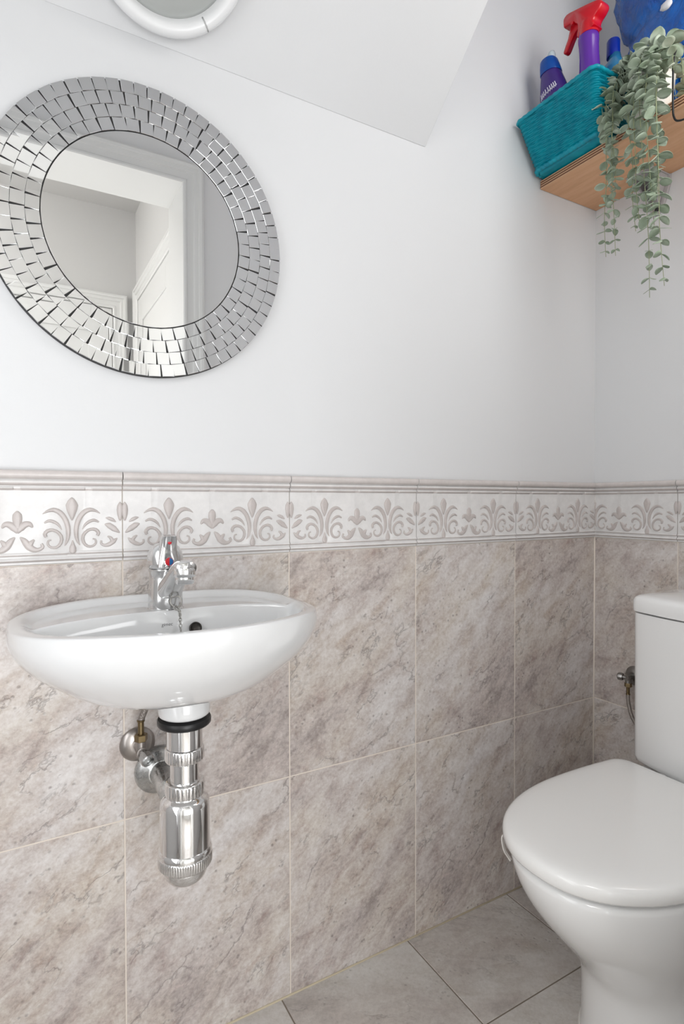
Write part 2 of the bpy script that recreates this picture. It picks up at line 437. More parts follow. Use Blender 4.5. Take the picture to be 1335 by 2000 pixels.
def border(name, edges_full, ulo, uhi, mapf, clip_pt, clip_no, lab):
    bm = bmesh.new(); base = .002
    # listello cross section: (height above tiles, projection)
    prof = [(0.0, -.006), (0.0, .000), (.0015, base), (.0045, base), (.0055, .0045), (.0080, .0060), (.0105, .0050), (.0120, base),
            (.0140, base), (.0150, .0040), (.0172, .0050), (.0194, .0040), (.0204, base),
            (.1205, base), (.1214, .0040), (.1238, .0052), (.1260, .0040), (.1268, .0026),
            (.1282, .0030), (.1292, .0058), (.1330, .0078), (.1362, .0066), (.1374, .0044),
            (.1386, .0058), (.1402, .0105), (.1430, .0126), (.1480, .0128), (.1512, .0112), (.1532, .0070), (.1534, -.006)]
    capm = {}
    for (a, b) in zip(edges_full, edges_full[1:]):
        lo, hi = max(a, ulo), min(b, uhi)
        if hi-lo < .01: continue
        W = b-a; e = .0009
        # positions where thin lines are interrupted
        topgap = [a+W*.17, a+W*.5, a+W*.83]; botgap = [a+W*.25, a+W*.75]
        us = {lo+e, hi-e}
        for gp, hw in [(x, .0065) for x in topgap]+[(x, .0085) for x in botgap]:
            for q in (gp-hw, gp-hw+.002, gp+hw-.002, gp+hw):
                if lo+e < q < hi-e: us.add(q)
        us = sorted(us)
        rings = []
        for u in us:
            ring = []
            for k, (h, d) in enumerate(prof):
                if 13 <= k <= 16+0 or k in (13, 14, 15, 16):
                    near = min(abs(u-q) for q in topgap)
                    if near < .0055: d = base+.0002
                if k in (9, 10, 11):
                    near = min(abs(u-q) for q in botgap)
                    if near < .0075: d = base+.0002
                ring.append(mapf(u, ZB+h, d))
            rings.append(ring)
        V = loft(bm, rings, True, True, True)
        bm.faces.ensure_lookup_table()
        c = (a+b)/2
        for s in (-1, 1):
            pc = c+s*W/4
            for P_, W_ in MOTIF_MID: strip(bm, [(pc+x, y) for x, y in P_], [q*KX for q in W_], .0030, mapf, base, 20)
            for q in (-1, 1):
                for P_, W_ in MOTIF_BIG: strip(bm, [(pc+q*x, y) for x, y in P_], [v_*KX for v_ in W_], .0030, mapf, base, 22)
            for P_, W_ in HOOK_E+EDGE2: strip(bm, [(pc+s*x, y) for x, y in P_], [v_*KX for v_ in W_], .0026, mapf, base, 16)
            # half of the joint bud on this tile
            ec = c+s*W/2
            strip(bm, [(ec-s*.0038, y) for x, y in EDGE[0][0]], [v_*KX*.52 for v_ in EDGE[0][1]], .0028, mapf, base, 16)
            for P_, W_ in FLEUR2: strip(bm, [(c+s*x, y) for x, y in P_], W_, .0026, mapf, base, 16)
        for P_, W_ in FLEUR: strip(bm, [(c+x, y) for x, y in P_], W_, .0026, mapf, base, 14)
    # material by height: mauve glaze on cap and beads
    for f in bm.faces:
        if f.material_index == 1: continue
        h = f.calc_center_median().z-ZB
        if h > .1384: f.material_index = 2
        elif .1284 < h < .1335 or .1208 < h < .1240 or .0050 < h < .0082 or .0145 < h < .0172: f.material_index = 1
    for cp, cn in ((clip_pt, clip_no),):
        bmesh.ops.bisect_plane(bm, geom=bm.verts[:]+bm.edges[:]+bm.faces[:], plane_co=cp, plane_no=cn, clear_outer=True)
    bmesh.ops.recalc_face_normals(bm, faces=bm.faces)
    o = link(name, bm, [BFIELD, BMOT, BCAP], smooth=True, auto=50); struct(o, lab)
    return o
bedges = [-LW-5*TW, -LW-4*TW, -LW-3*TW, -LW-2*TW, -LW-TW, -LW, -LW+TW]
bd1 = border('trim_3', bedges, XL, 0, mapB, (0, 0, 0), (1, 0, 0), 'palmette relief border above the stone tiles on the long wall')
redg = [YR-TW, YR, YR+TW, YR+2*TW, YR+3*TW]
bd2 = border('trim_4', redg, 0, .9, mapR, (0, 0, 0), (0, 1, 0), 'palmette relief border behind the toilet cistern')
# cream silicone line where walls meet and where wall meets floor
bm = bmesh.new()
tube(bm, [(-.0008, -.0008, 0), (-.0008, -.0008, ZT-.002)], .0022, 8)
struct(link('trim_5', bm, GROUT), 'cream grout line in the room corner')
bm = bmesh.new()
tube(bm, [(XL, -.0005, .0005), (-.001, -.0005, .0005)], .0024, 8); tube(bm, [(-.0005, -.001, .0005), (-.0005, -.9, .0005)], .0024, 8)
struct(link('trim_6', bm, mat('tan_grout', lin(196, 184, 160), .8)), 'tan grout line between wall tiles and floor')

# ------------------------------------------------------------------ round mosaic mirror
MX, MZ, RI, RO = -1.2159, 1.4735, .1662, .2512
mr = thing('wall_mirror', 'large round mirror framed by four rings of small mirror tiles', 'mirror', (MX, .006, MZ))
bm = bmesh.new()
m4 = axmat((0, -1, 0))
lathe(bm, [(RO-.004, 0), (RO, .001), (RO, .0085), (RO-.001, .0095)], (MX, .006, MZ), seg=160, mat4=m4)
link('backing_board', bm, DARK, mr, auto=30)
bm = bmesh.new()
lathe(bm, [(RI-.001, 0), (RI-.001, .0125), (RI-.0015, .013)], (MX, .005, MZ), seg=160, mat4=m4)
link('mirror_glass', bm, MIRROR, mr, auto=30)
bm = bmesh.new()
rr = random.Random(3)
rw = (RO-.001-RI)/4
for k in range(4):
    ra = RI+.0005+k*rw; rb = ra+rw-.0004
    n = int(round(2*PI*ra/.0213)); off = rr.random()
    for i in range(n):
        a = 2*PI*(i+off)/n + rr.uniform(-.004, .004)
        hw = PI*ra/n*rr.uniform(.985, 1.0)-.00005          # square-cut tiles: the joints open outwards
        tw = rr.uniform(-.022, .022)
        er = Vector((math.cos(a), 0, math.sin(a))); et = Vector((-math.sin(a), 0, math.cos(a))); en = Vector((0, -1, 0))
        # each tile sits a touch out of true
        t1 = rr.gauss(0, .0025); t2 = rr.gauss(0, .0025) 
        pts = [(ra, -hw), (rb, -hw), (rb, hw), (ra, hw)]
        rc = (ra+rb)/2
        def pp(r, t, d): 
            r2 = r-rc; rx = r2*math.cos(tw)-t*math.sin(tw); tx = r2*math.sin(tw)+t*math.cos(tw)
            return Vector((MX, .006-.0125, MZ))+er*(rc+rx)+et*tx+en*(d+(rx*t1+tx*t2))
        bv = .00045
        r0 = [pp(r, t, -.003) for r, t in pts]; r1 = [pp(r, t, .0012) for r, t in pts]
        r2_ = [pp(rc+(r-rc)*(1-2*bv/(rb-ra)), t*(1-bv/hw), .0017) for r, t in pts]
        loft(bm, [r0, r1, r2_], True, False, True)
link('mosaic_frame', bm, MIRT, mr, smooth=False)

# ------------------------------------------------------------------ ceiling light on the slope
sn = Vector((0, sdz, -sdy)).cross(Vector((1,0,0)))
sdir = Vector((0, sdy, sdz)).normalized(); snrm = Vector((1,0,0)).cross(sdir)      # candidates
if snrm.z > 0: snrm = -snrm
LC = Vector((-1.201, 0, SZ))+sdir*.143
lp = thing('ceiling_light', 'round ceiling light with white ring and unlit frosted glass dome', 'ceiling light', LC)
m4 = axmat(snrm)
bm = bmesh.new()
pr = [(.126, 0), (.129, .004), (.130, .012), (.129, .022), (.125, .030), (.120, .0335), (.114, .034), (.109, .031), (.106, .026), (.1045, .020), (.103, .016), (.100, 0)]
lathe(bm, pr, LC, seg=96, mat4=m4, cap=False)
rg = link('trim_ring', bm, mat('white_lamp_plastic', (.82, .825, .83, 1), .22), lp, auto=60)
bm = bmesh.new()
lathe(bm, [(.105, .010), (.104, .014), (.098, .0165), (.08, .021), (.05, .0255), (.02, .0275), (.0005, .028)], LC, seg=96, mat4=m4)
lens = mat('frosted_lamp_glass', (.42, .435, .425, 1), .2, spec=.6, coat=.3)
link('glass_dome', bm, lens, lp)
bm = bmesh.new()   # seam clip of the ring
e1 = Vector((1,0,0)); e2 = sdir
ang = math.radians(-50)
dd = e1*math.cos(ang)+e2*math.sin(ang)
tube(bm, [LC+dd*.1055+snrm*.026, LC+dd*.1095+snrm*.0318, LC+dd*.117+snrm*.0345, LC+dd*.1255+snrm*.030], .0014, 6)
link('ring_seam', bm, mat('seam_grey', (.45,.45,.45,1), .5), rg)

# ------------------------------------------------------------------ wash basin
CX = -1.206
bs = thing('wash_basin', 'small white wall-hung washbasin with a curved front under the round mirror', 'sink', (CX, 0, .66))
A_, YC = .230, -.112
def b_out(t):
    """outline of the basin rim in plan, t in 0..2pi, 0 = right end, pi/2 = front"""
    c, s = math.cos(t), math.sin(t)
    if s >= 0:
        n = 2.12; return (A_*math.copysign(abs(c)**(2/n), c), YC-.243*abs(s)**(2/n))
    n = 3.6
    return (A_*.985*math.copysign(abs(c)**(2/n), c)+A_*.015*c, YC+.109*abs(s)**(2/n))
NT = 220
ts = []
# even spacing along the outline
raw = [b_out(2*PI*i/2400) for i in range(2401)]
acc = [0]
for a, b in zip(raw, raw[1:]): acc.append(acc[-1]+math.dist(a, b))
out = []
j = 0
for k in range(NT):
    q = acc[-1]*k/NT
    while acc[j+1] < q: j += 1
    f = (q-acc[j])/max(1e-9, acc[j+1]-acc[j]); out.append((raw[j][0]+(raw[j+1][0]-raw[j][0])*f, raw[j][1]+(raw[j+1][1]-raw[j][1])*f))
def zdrop(x): return -.016*(abs(x)/A_)**3.2          # the rim dips towards both ends
CY = -.15
def top_z(x, y, s):
    # s: 0 at the middle, 1 at the rim outline
    z = .8415+zdrop(x)
    z -= .0115*sstep(.93, .84, s)                     # ledge just inside the rim
    fr = max(0, min(1, (-.142-y)/.030))               # bowl starts in front of the tap ledge
    yb = sstep(-.140, -.158, y)
    inside = sstep(.885, .74, s)
    z += .0035*math.exp(-((y+.138)/.007)**2)*sstep(.93, .8, s)
    z -= .105*inside**.8*yb*(.72+.28*sstep(.6, 0, s))
    z -= .0015*0
    return z
rings = []
for si in [1.0-.0*0]: pass
svals = [.985, .97, .955, .94, .925, .91, .895, .88, .865, .85, .835, .82, .80, .78, .76, .74, .715, .69, .66, .63, .60, .56, .52, .48, .44, .40, .36, .32, .28, .24, .20, .16, .12, .08, .04]
def ring_top(s):
    r = []
    for (x, y) in out:
        px, py = x*s, CY+(y-CY)*s
        r.append((CX+px, py, top_z(px, py, s)))
    return r
def ring_side(s, z, dz=1, back=0):
    r = []
    for (x, y) in out:
        px, py = x*s, CY+(y-CY)*s
        if y > CY: py = CY+(y-CY)*(s*.35+.65)
        r.append((CX+px, py, z+zdrop(px/s)*dz))
    return r
side = [(.10, .706, 0), (.22, .7065, 0), (.34, .7085, .05), (.44, .712, .1), (.52, .7175, .15), (.605, .7255, .2), (.68, .736, .3), (.75, .748, .4), (.82, .761, .5), (.882, .774, .65), (.928, .787, .8), (.962, .799, .9), (.984, .810, 1), (.997, .820, 1), (1.0, .828, 1), (.998, .8355, 1), (.992, .840, 1)]
rings = [ring_side(s, z, d) for s, z, d in side]
rings += [[(a[0], a[1], a[2]-(.0000 if True else 0)) for a in ring_top(s)] for s in svals]
# finer rows across the front edge of the tap ledge come from the dense outline
bm = bmesh.new(); V = loft(bm, rings, True, True, False)
c0 = bm.verts.new((CX, CY, top_z(0, CY, 0)))
for i in range(NT): bm.faces.new((V[-1][i], V[-1][(i+1) % NT], c0))
bo = link('bowl', bm, CERAM, bs)
sb = bo.modifiers.new('sub', 'SUBSURF'); sb.levels = 1; sb.render_levels = 1
DX, DY = -1.197, -.16
bm = bmesh.new(); lathe(bm, [(.0395, .720), (.0392, .680), (.0385, .6755), (.036, .673)], (DX, DY, 0), seg=64)
link('drain_boss', bm, CERAM, bs)
# overflow hole on the back wall of the bowl
bm = bmesh.new()
oc = Vector((-1.1765, -.1535, .8035)); on_ = Vector((0, -.93, .36)).normalized(); m4 = axmat(on_)
lathe(bm, [(.0096, -.004), (.0096, .0014), (.0088, .0019), (.0080, .0012), (.0074, -.002)], oc, seg=40, mat4=m4)
ov = link('overflow_hole', bm, mat('overflow_dark', (.06, .055, .05, 1), .35, .7), bs); ov['label'] = 'round dark overflow opening'
# maker's mark, printed small
fc = bpy.data.curves.new('mark', 'FONT'); fc.body = 'gimec'; fc.size = .0072; fc.extrude = .0001; fc.shear = .15
tmp = bpy.data.objects.new('mark_tmp', fc); COL.objects.link(tmp)
bpy.context.view_layer.update()
me = bpy.data.meshes.new_from_object(tmp.evaluated_get(bpy.context.evaluated_depsgraph_get())); bpy.data.objects.remove(tmp)
INK = mat('grey_print', (.08, .08, .09, 1), .5)
me.materials.append(INK)
lm_ = bpy.data.objects.new('maker_mark', me); COL.objects.link(lm_)
lm_.rotation_euler = (math.radians(72), 0, 0); lm_.location = (-1.2300, -.1580, .8125)
lm_.parent = bs; lm_.matrix_parent_inverse = bs.matrix_basis.inverted()

# ------------------------------------------------------------------ mixer tap
CHROMET = mat('limescaled_chrome', (.70, .70, .70, 1), .12, 1)
m = CHROMET; tc = N(m, 'ShaderNodeTexCoord')
L(m, ramp(m, noise_tex(m, tc.outputs['Object'], 55, 4, .6), [(.4, (.08,.08,.08,1)), (.72, (.34,.34,.34,1))]), P(m).inputs['Roughness'])
TX, TY = -1.2125, -.108
tp = thing('mixer_tap', 'worn chrome single-lever mixer tap standing on the washbasin', 'tap', (TX, TY, .832))
bm = bmesh.new()
lathe(bm, [(.0285, .8300), (.0288, .8325), (.0272, .8335), (.0268, .850), (.0256, .866), (.0250, .880), (.0252, .8905), (.0262, .8920), (.0262, .8955), (.0240, .8965)], (TX, TY, 0), seg=64)
link('body', bm, CHROMET, tp, auto=50)
# spout: a tapering arm leaning towards the room
def spout():
    bm = bmesh.new()
    sp = [(TX+.001, TY+.004, .848), (TX+.003, TY-.018, .864), (TX+.006, TY-.042, .883), (TX+.008, TY-.064, .8985), (TX+.0095, TY-.080, .9045), (TX+.010, TY-.092, .9035)]
    wd = [.0215, .0195, .0165, .0150, .0155, .0150]; ht = [.018, .0160, .0125, .0108, .0108, .0095]
    n = 24; P_ = catmull(sp, n); rings = []
    for i, p in enumerate(P_):
        t = (P_[min(i+1, n-1)]-P_[max(i-1, 0)]).normalized(); s = Vector((1, .1, 0)); s = (s-t*s.dot(t)).normalized(); u = s.cross(t)
        f = i/(n-1); a = interp([(k/5, v) for k, v in enumerate(wd)], f); b = interp([(k/5, v) for k, v in enumerate(ht)], f)
        rings.append([p+s*a*math.copysign(abs(math.cos(q))**.75, math.cos(q))+u*b*math.copysign(abs(math.sin(q))**.75, math.sin(q)) for q in [2*PI*k/32 for k in range(32)]])
    loft(bm, rings, True, True, True)
    return bm
link('spout', spout(), CHROMET, tp)
OC = Vector((TX+.0095, TY-.083, 0))
bm = bmesh.new()
lathe(bm, [(.0150, .9040), (.0158, .9020), (.0160, .8920), (.0150, .8905)], OC, seg=48)
lathe(bm, [(.0138, .8905), (.0138, .8815), (.0128, .8800), (.0105, .8800), (.0098, .8830)], OC, seg=48)
link('aerator', bm, CHROME, tp, auto=40)
bm = bmesh.new()   # dome over the cartridge
lathe(bm, [(.0250, .8965), (.0274, .8985), (.0282, .9060), (.0276, .9150), (.0256, .9230), (.0215, .9300), (.0150, .9350), (.006, .9372), (.0004, .9375)], (TX, TY, 0), seg=64)
hd = link('handle_dome', bm, CHROMET, tp, auto=60)
bm = bmesh.new()   # lever pointing up and forward, flat fronted
secs = [((TX, TY-.0255, .9000), .0165, .004), ((TX, TY-.0270, .9130), .0155, .006), ((TX, TY-.0275, .9250), .0138, .008), ((TX, TY-.0290, .9360), .0128, .009), ((TX, TY-.0320, .9450), .0124, .009), ((TX, TY-.0345, .9495), .0105, .0075)]
rings = []
for (c, a, b) in secs:
    r = []
    for k in range(24):
        q = 2*PI*k/24; x = a*math.copysign(abs(math.cos(q))**.5, math.cos(q)); y = b*math.copysign(abs(math.sin(q))**.5, math.sin(q))
        r.append((c[0]+x, c[1]+y+b*.9, c[2]+y*.15))
    rings.append(r)
loft(bm, rings, True, True, True)
hl = link('lever', bm, CHROMET, tp, auto=60)
def disc_half(bm, c, r, n, a0, a1, mi):
    m4 = axmat(n); ctr = bm.verts.new(Vector(c)+m4 @ Vector((0,0,.0012)))
    vs_ = [bm.verts.new(Vector(c)+m4 @ Vector((r*math.cos(a0+(a1-a0)*k/16), r*math.sin(a0+(a1-a0)*k/16), .0009))) for k in range(17)]
    for a, b in zip(vs_, vs_[1:]):
        f = bm.faces.new((ctr, a, b)); f.material_index = mi
RED = mat('red_enamel', (.55, .01, .02, 1), .3); BLU = mat('blue_enamel', (.01, .12, .32, 1), .3)
bm = bmesh.new(); cc = (TX, TY-.0277, .9085)
lathe(bm, [(.0064, -.001), (.0064, .0008)], cc, seg=32, mat4=axmat((0,-1,.05)), mi=0)
for f in bm.faces: f.material_index = 0
m4 = axmat((0, -1, .05))
ex = (m4 @ Vector((1,0,0))); base_a = math.atan2(-(m4 @ Vector((0,1,0))).x, ex.x) if True else 0
for side_, mi in ((-1, 0), (1, 1)):
    ctr = bm.verts.new((cc[0], cc[1]-.0014, cc[2]))
    vs_ = [bm.verts.new((cc[0]+side_*.0058*math.sin(PI*k/16), cc[1]-.0012, cc[2]+.0058*math.cos(PI*k/16))) for k in range(17)]
    for a, b in zip(vs_, vs_[1:]):
        f = bm.faces.new((ctr, a, b)); f.material_index = mi
ind = link('temperature_mark', bm, [RED, BLU], tp, smooth=False); ind['label'] = 'half red, half blue round button'
bm = bmesh.new(); lathe(bm, [(.0034, -.001), (.0030, .0008), (.0004, .0012)], (TX, TY-.0308, .9390), seg=24, mat4=axmat((0,-1,.3)))
i2 = link('lever_mark', bm, RED, tp); i2['label'] = 'small dark red dot near the lever tip'
# plug chain
bm = bmesh.new()
torus(bm, (TX+.009, TY-.032, .8455), .0085, .0008, axmat((0, -1, .35)), 32, 6)
torus(bm, (TX+.009, TY-.0305, .8462), .0095, .0007, axmat((.15, -1, .3)), 32, 6)
tube(bm, [(TX+.006, TY-.0265, .8385), (TX+.007, TY-.034, .8335), (TX+.010, TY-.040, .834)], .0012, 6, 8)
def torus_link(c, ax, up):
    ax = Vector(ax).normalized(); up = Vector(up).normalized(); s = ax.cross(up)
    rings = []
    for i in range(16):
        a = 2*PI*i/16; ctr = Vector(c)+s*.0020*math.cos(a)+up*.0030*math.sin(a); rd = (s*math.cos(a)+up*math.sin(a)).normalized()
        rings.append([ctr+rd*.0007*math.cos(b)+ax*.0007*math.sin(b) for b in (0, PI/3, 2*PI/3, PI, 4*PI/3, 5*PI/3)])
    loft(bm, rings, True, close_v=True)
path = catmull([(TX+.008, TY-.034, .8365), (TX+.0095, TY-.044, .8345), (TX+.010, TY-.0505, .827), (TX+.010, TY-.054, .812), (TX+.010, TY-.058, .790), (TX+.010, TY-.064, .765), (TX+.010, TY-.078, .742)], 24)
for k, p in enumerate(path):
    t = (path[min(k+1, 23)]-path[max(k-1, 0)]).normalized()
    torus_link(p+Vector((0,0,.002)), (1, .2, 0) if k % 2 else (0, -1, .3), t)
link('plug_chain', bm, mat('dull_chain_steel', (.42, .41, .39, 1), .3, 1), tp)

# ------------------------------------------------------------------ bottle trap
UP = .0125
bt = thing('bottle_trap', 'polished chrome bottle trap hanging under the washbasin', 'drain pipe', (DX, DY, .412+UP))
bm = bmesh.new(); lathe(bm, [(.030, .657), (.0395, .6565), (.0408, .6535), (.0405, .648), (.038, .6455), (.028, .6445)], (DX, DY, UP), seg=64)
ws = link('rubber_washer', bm, RUBBER, bt, auto=60); ws['label'] = 'black rubber washer under the drain boss'
bm = bmesh.new(); lathe(bm, [(.0272, .650), (.0272, .611), (.0262, .6105)], (DX, DY, UP), seg=64); link('tailpiece', bm, CHROME, bt, auto=40)
def nut(r, z0, z1, teeth, depth, name):
    bm = bmesh.new(); rings = []
    for rr_, z, tt in ((r-.006, z1+.001, 0), (r-.0018, z1, 0), (r-.0006, z1-.0018, 0), (r, z1-.003, 1), (r, z0+.002, 1), (r-.0012, z0, 0), (r-.006, z0-.0005, 0)):
        ring = []
        n = teeth*8
        for i in range(n):
            a = 2*PI*i/n; d = -depth*(.5-.5*math.cos(2*PI*i/8))*tt
            ring.append((DX+(rr_+d)*math.cos(a), DY+(rr_+d)*math.sin(a), z+UP))
        rings.append(ring)
    loft(bm, rings, True, True, True); return link(name, bm, CHROME, bt, auto=70)
nut(.0298, .5905, .6115, 36, .0006, 'slip_nut')
bm = bmesh.new(); lathe(bm, [(.0220, .592), (.0220, .556), (.021, .555)], (DX, DY, UP), seg=64); link('inner_tube', bm, CHROME, bt, auto=40)
nut(.0298, .5365, .5580, 30, .0009, 'upper_nut')
bm = bmesh.new(); lathe(bm, [(.0270, .5370), (.0290, .5345), (.0330, .5325), (.0362, .5280), (.0378, .5210), (.0380, .4600), (.0382, .4560), (.0402, .4540), (.0410, .4500), (.0408, .4475), (.0385, .4465), (.0385, .4440)], (DX, DY, UP), seg=72)
link('trap_body', bm, CHROME, bt, auto=35)
nut(.0412, .4285, .4465, 64, .0009, 'bottom_nut')
bm = bmesh.new(); lathe(bm, [(.0345, .4300), (.0345, .4235), (.0332, .4165), (.0302, .4100), (.0252, .4045), (.0180, .4008), (.0095, .3990), (.0004, .3985)], (DX, DY, UP), seg=72); link('bottom_cup', bm, CHROME, bt)
bm = bmesh.new()
tube(bm, [(DX, DY+.030, .512), (DX-.002, DY+.055, .514), (DX-.003, DY+.090, .521), (DX-.004, DY+.120, .524), (DX-.005, -.004, .524)], .0205, 32, 24)
link('outlet_pipe', bm, CHROMED, bt)
bm = bmesh.new(); lathe(bm, [(.0245, .0), (.0425, .0008), (.0425, .0020), (.0405, .0055), (.034, .0105), (.027, .0135), (.0225, .0200), (.0210, .0205)], (DX-.005, 0, .524), seg=64, mat4=axmat((0,-1,0)))
link('wall_flange', bm, CHROMED, bt)

# ------------------------------------------------------------------ angle valves
def angle_valve(root, wp, n, up, side, knob, hosepts, sc=1.0, metal=CHROMED, hose=None):
    wp = Vector(wp); n = Vector(n); up = Vector(up); side = Vector(side)
    bm = bmesh.new(); lathe(bm, [(.010*sc, 0), (.0300*sc, .0006), (.0300*sc, .0018), (.0285*sc, .0045), (.022*sc, .0085), (.0135*sc, .0110), (.012*sc, .0112)], wp, seg=48, mat4=axmat(n)); link('wall_flange', bm, metal, root)
    bm = bmesh.new()
    tube(bm, [wp, wp+n*.045*sc], .0085*sc, 24); c = wp+n*.034*sc
    tube(bm, [c-up*.008*sc, c+up*.019*sc], .0088*sc, 24)
    link('valve_body', bm, metal, root, auto=50)
    bm = bmesh.new(); m4 = axmat(up)
    lathe(bm, [(.0102*sc, .017*sc), (.0108*sc, .018*sc), (.0108*sc, .028*sc), (.0098*sc, .029*sc)], c, seg=6, mat4=m4)
    nt = link('hose_nut', bm, BRASS, root, smooth=False); nt['label'] = 'brass nut under the hose'
    bm = bmesh.new(); m4 = axmat(knob); k = c+n*.004
    lathe(bm, [(.0062*sc, 0), (.0062*sc, .012*sc), (.0105*sc, .0125*sc), (.0115*sc, .0155*sc), (.0115*sc, .0255*sc), (.0098*sc, .0275*sc), (.0035*sc, .0278*sc), (.0030*sc, .0262*sc), (.0004, .0262*sc)], k, seg=10, mat4=m4)
    link('valve_knob', bm, CHROMED if metal is not DCH else metal, root, auto=30)
    bm = bmesh.new()
    tube(bm, [c+up*.027*sc, c+up*.052*sc], .0052*sc, 20); lathe(bm, [(.0060*sc, .050*sc), (.0066*sc, .051*sc), (.0066*sc, .053*sc), (.0052*sc, .054*sc)], c, seg=24, mat4=axmat(up))
    link('hose_ferrule', bm, BRASS, root, auto=50)
    bm = bmesh.new(); pts = [c+up*.052*sc]+[Vector(p) for p in hosepts]
    tube(bm, pts, .0055*sc, 14, 40); link('braided_hose', bm, hose or BRAID, root)
DCH = mat('tarnished_chrome', (.30, .29, .28, 1), .3, 1)
OLDC = mat('aged_chrome', (.42, .39, .37, 1), .28, 1)
BRAID = mat('braided_steel_hose', (.30, .27, .25, 1), .42, .7)
tc = N(BRAID, 'ShaderNodeTexCoord'); wv = N(BRAID, 'ShaderNodeTexVoronoi'); wv.inputs['Scale'].default_value = 420; L(BRAID, tc.outputs['Object'], wv.inputs['Vector']); add_bump(BRAID, wv.outputs['Distance'], .7, .001)
v1 = thing('angle_valve', 'small old chrome angle valve beside the bottle trap under the basin', 'valve', (-1.2385, 0, .580))
angle_valve(v1, (-1.2385, 0, .577), (0,-1,0), (0,0,1), (1,0,0), (.25,-.95,-.35), [(-1.234, -.036, .642), (-1.228, -.040, .656), (-1.217, -.056, .680), (-1.2125, -.085, .712)], metal=OLDC)
v2 = thing('toilet_supply_valve', 'dark tarnished angle valve on the wall left of the toilet cistern', 'valve', (0, -.124, .525))
angle_valve(v2, (0, -.124, .540), (-1,0,0), (0,0,-1), (0,1,0), (-.25,.97,0), [(-.038, -.132, .475), (-.045, -.150, .440), (-.060, -.200, .405), (-.080, -.260, .40)], .85, DCH)

# ------------------------------------------------------------------ toilet
TCY = -.415
wc = thing('toilet', 'white close-coupled toilet with closed lid in the corner', 'toilet', (-.35, TCY, 0))
def dshape(xb, xt, hw, n=72, ex=2.15, xm=None, hb=None, rb=.03):
    """rounded D in plan: straight back at xb, round front tip at xt; widest at xm."""
    xm = xb+(xt-xb)*.42 if xm is None else xm
    hb = hw*.86 if hb is None else hb
    pts = []
    m = n//2
    for k in range(m+1):            # front half, from +y side round the tip to -y side
        a = PI/2-PI*k/m
        c, s = math.cos(a), math.sin(a)
        pts.append((xm+(xt-xm)*abs(c)**(2/ex), TCY+hw*math.copysign(abs(s)**(2/ex), s)))
    def sidept(f, sg):
        # from widest point back to the rounded rear corner
        x = xm+(xb+(-rb if xt < xb else rb)-xm)*f
        return (x, TCY+sg*(hw+(hb-hw)*f*f))
    q = n//4-2
    back = [sidept(k/q, -1) for k in range(1, q+1)]
    sx = 1 if xb > xt else -1
    cor = []
    for k in range(1, 7):
        a = PI/2*k/7
        cor.append((xb-sx*rb+sx*rb*math.sin(a), TCY-hb+rb*(1-math.cos(a))))
    bl = [(xb, TCY-(hb-rb)+2*(hb-rb)*k/6) for k in range(0, 7)]
    pts += back+cor+bl
    pts += [(x, 2*TCY-y) for x, y in reversed(cor)]
    pts += [(x, 2*TCY-y) for x, y in reversed(back)]
    return pts
def shrink(pts, d, c=None):
    n = len(pts); o = []
    for i in range(n):
        a = Vector(pts[i-1]); b = Vector(pts[(i+1) % n]); t = (b-a).normalized()
        nn = Vector((-t.y, t.x)); p = Vector(pts[i])
        o.append((p, nn))
    cx_ = sum(p[0] for p in pts)/n; cy_ = sum(p[1] for p in pts)/n
    r = []
    for p, nn in o:
        if nn.dot(Vector((cx_, cy_))-p) < 0: nn = -nn
        r.append(tuple(p+nn*d))
    return r
lidp = dshape(-.245, -.712, .179, ex=2.25, xm=-.43, hb=.172, rb=.040)
bm = bmesh.new(); rings = []
for d, z in ((.012, .3915), (.004, .3925), (.0008, .397), (0, .4060), (.0006, .4110), (.003, .4155), (.0075, .4185), (.015, .4205), (.026, .4218)):
    rings.append([(x, y, z+.012) for x, y in shrink(lidp, d)])
for k, z in ((.9, .4225), (.7, .4232), (.4, .4238), (.1, .424)):
    b_ = shrink(lidp, .026); rings.append([(-.47+(x+.47)*k, TCY+(y-TCY)*k, z+.012) for x, y in b_])
loft(bm, rings, True, True, True)
link('lid', bm, SEATM, wc, auto=60)
seatp = dshape(-.250, -.700, .168, ex=2.25, xm=-.43, hb=.160, rb=.035)
bm = bmesh.new(); rings = [[(x, y, z+.012) for x, y in shrink(seatp, d)] for d, z in ((.02, .3845), (.006, .385), (.002, .388), (.002, .3935), (.006, .3965), (.02, .397))]
loft(bm, rings, True, True, True); link('seat', bm, SEATM, wc, auto=60)
# bowl and pedestal: plan sections from rim to foot
secs = [  # z, xback, xtip, halfwidth, exponent, xm, hb
    (.3835, -.235, -.695, .163, 2.2, -.43, .150),
    (.3780, -.230, -.700, .168, 2.2, -.43, .155),
    (.3600, -.220, -.698, .167, 2.2, -.43, .152),
    (.3300, -.205, -.686, .163, 2.2, -.43, .147),
    (.3000, -.190, -.667, .156, 2.2, -.425, .140),
    (.2700, -.175, -.642, .147, 2.2, -.42, .132),
    (.2400, -.160, -.613, .136, 2.2, -.41, .124),
    (.2100, -.145, -.583, .125, 2.2, -.40, .116),
    (.1800, -.130, -.556, .1165, 2.2, -.39, .110),
    (.1550, -.120, -.538, .112, 2.2, -.38, .107),
    (.1300, -.110, -.529, .110, 2.2, -.38, .106),
    (.0900, -.100, -.526, .110, 2.2, -.38, .106),
    (.0500, -.095, -.525, .1095, 2.2, -.38, .108),
    (.0200, -.090, -.527, .1105, 2.2, -.38, .112),
    (.0060, -.088, -.529, .112, 2.2, -.38, .109),
    (.0000, -.088, -.529, .112, 2.2, -.38, .109)]
bm = bmesh.new(); rings = []
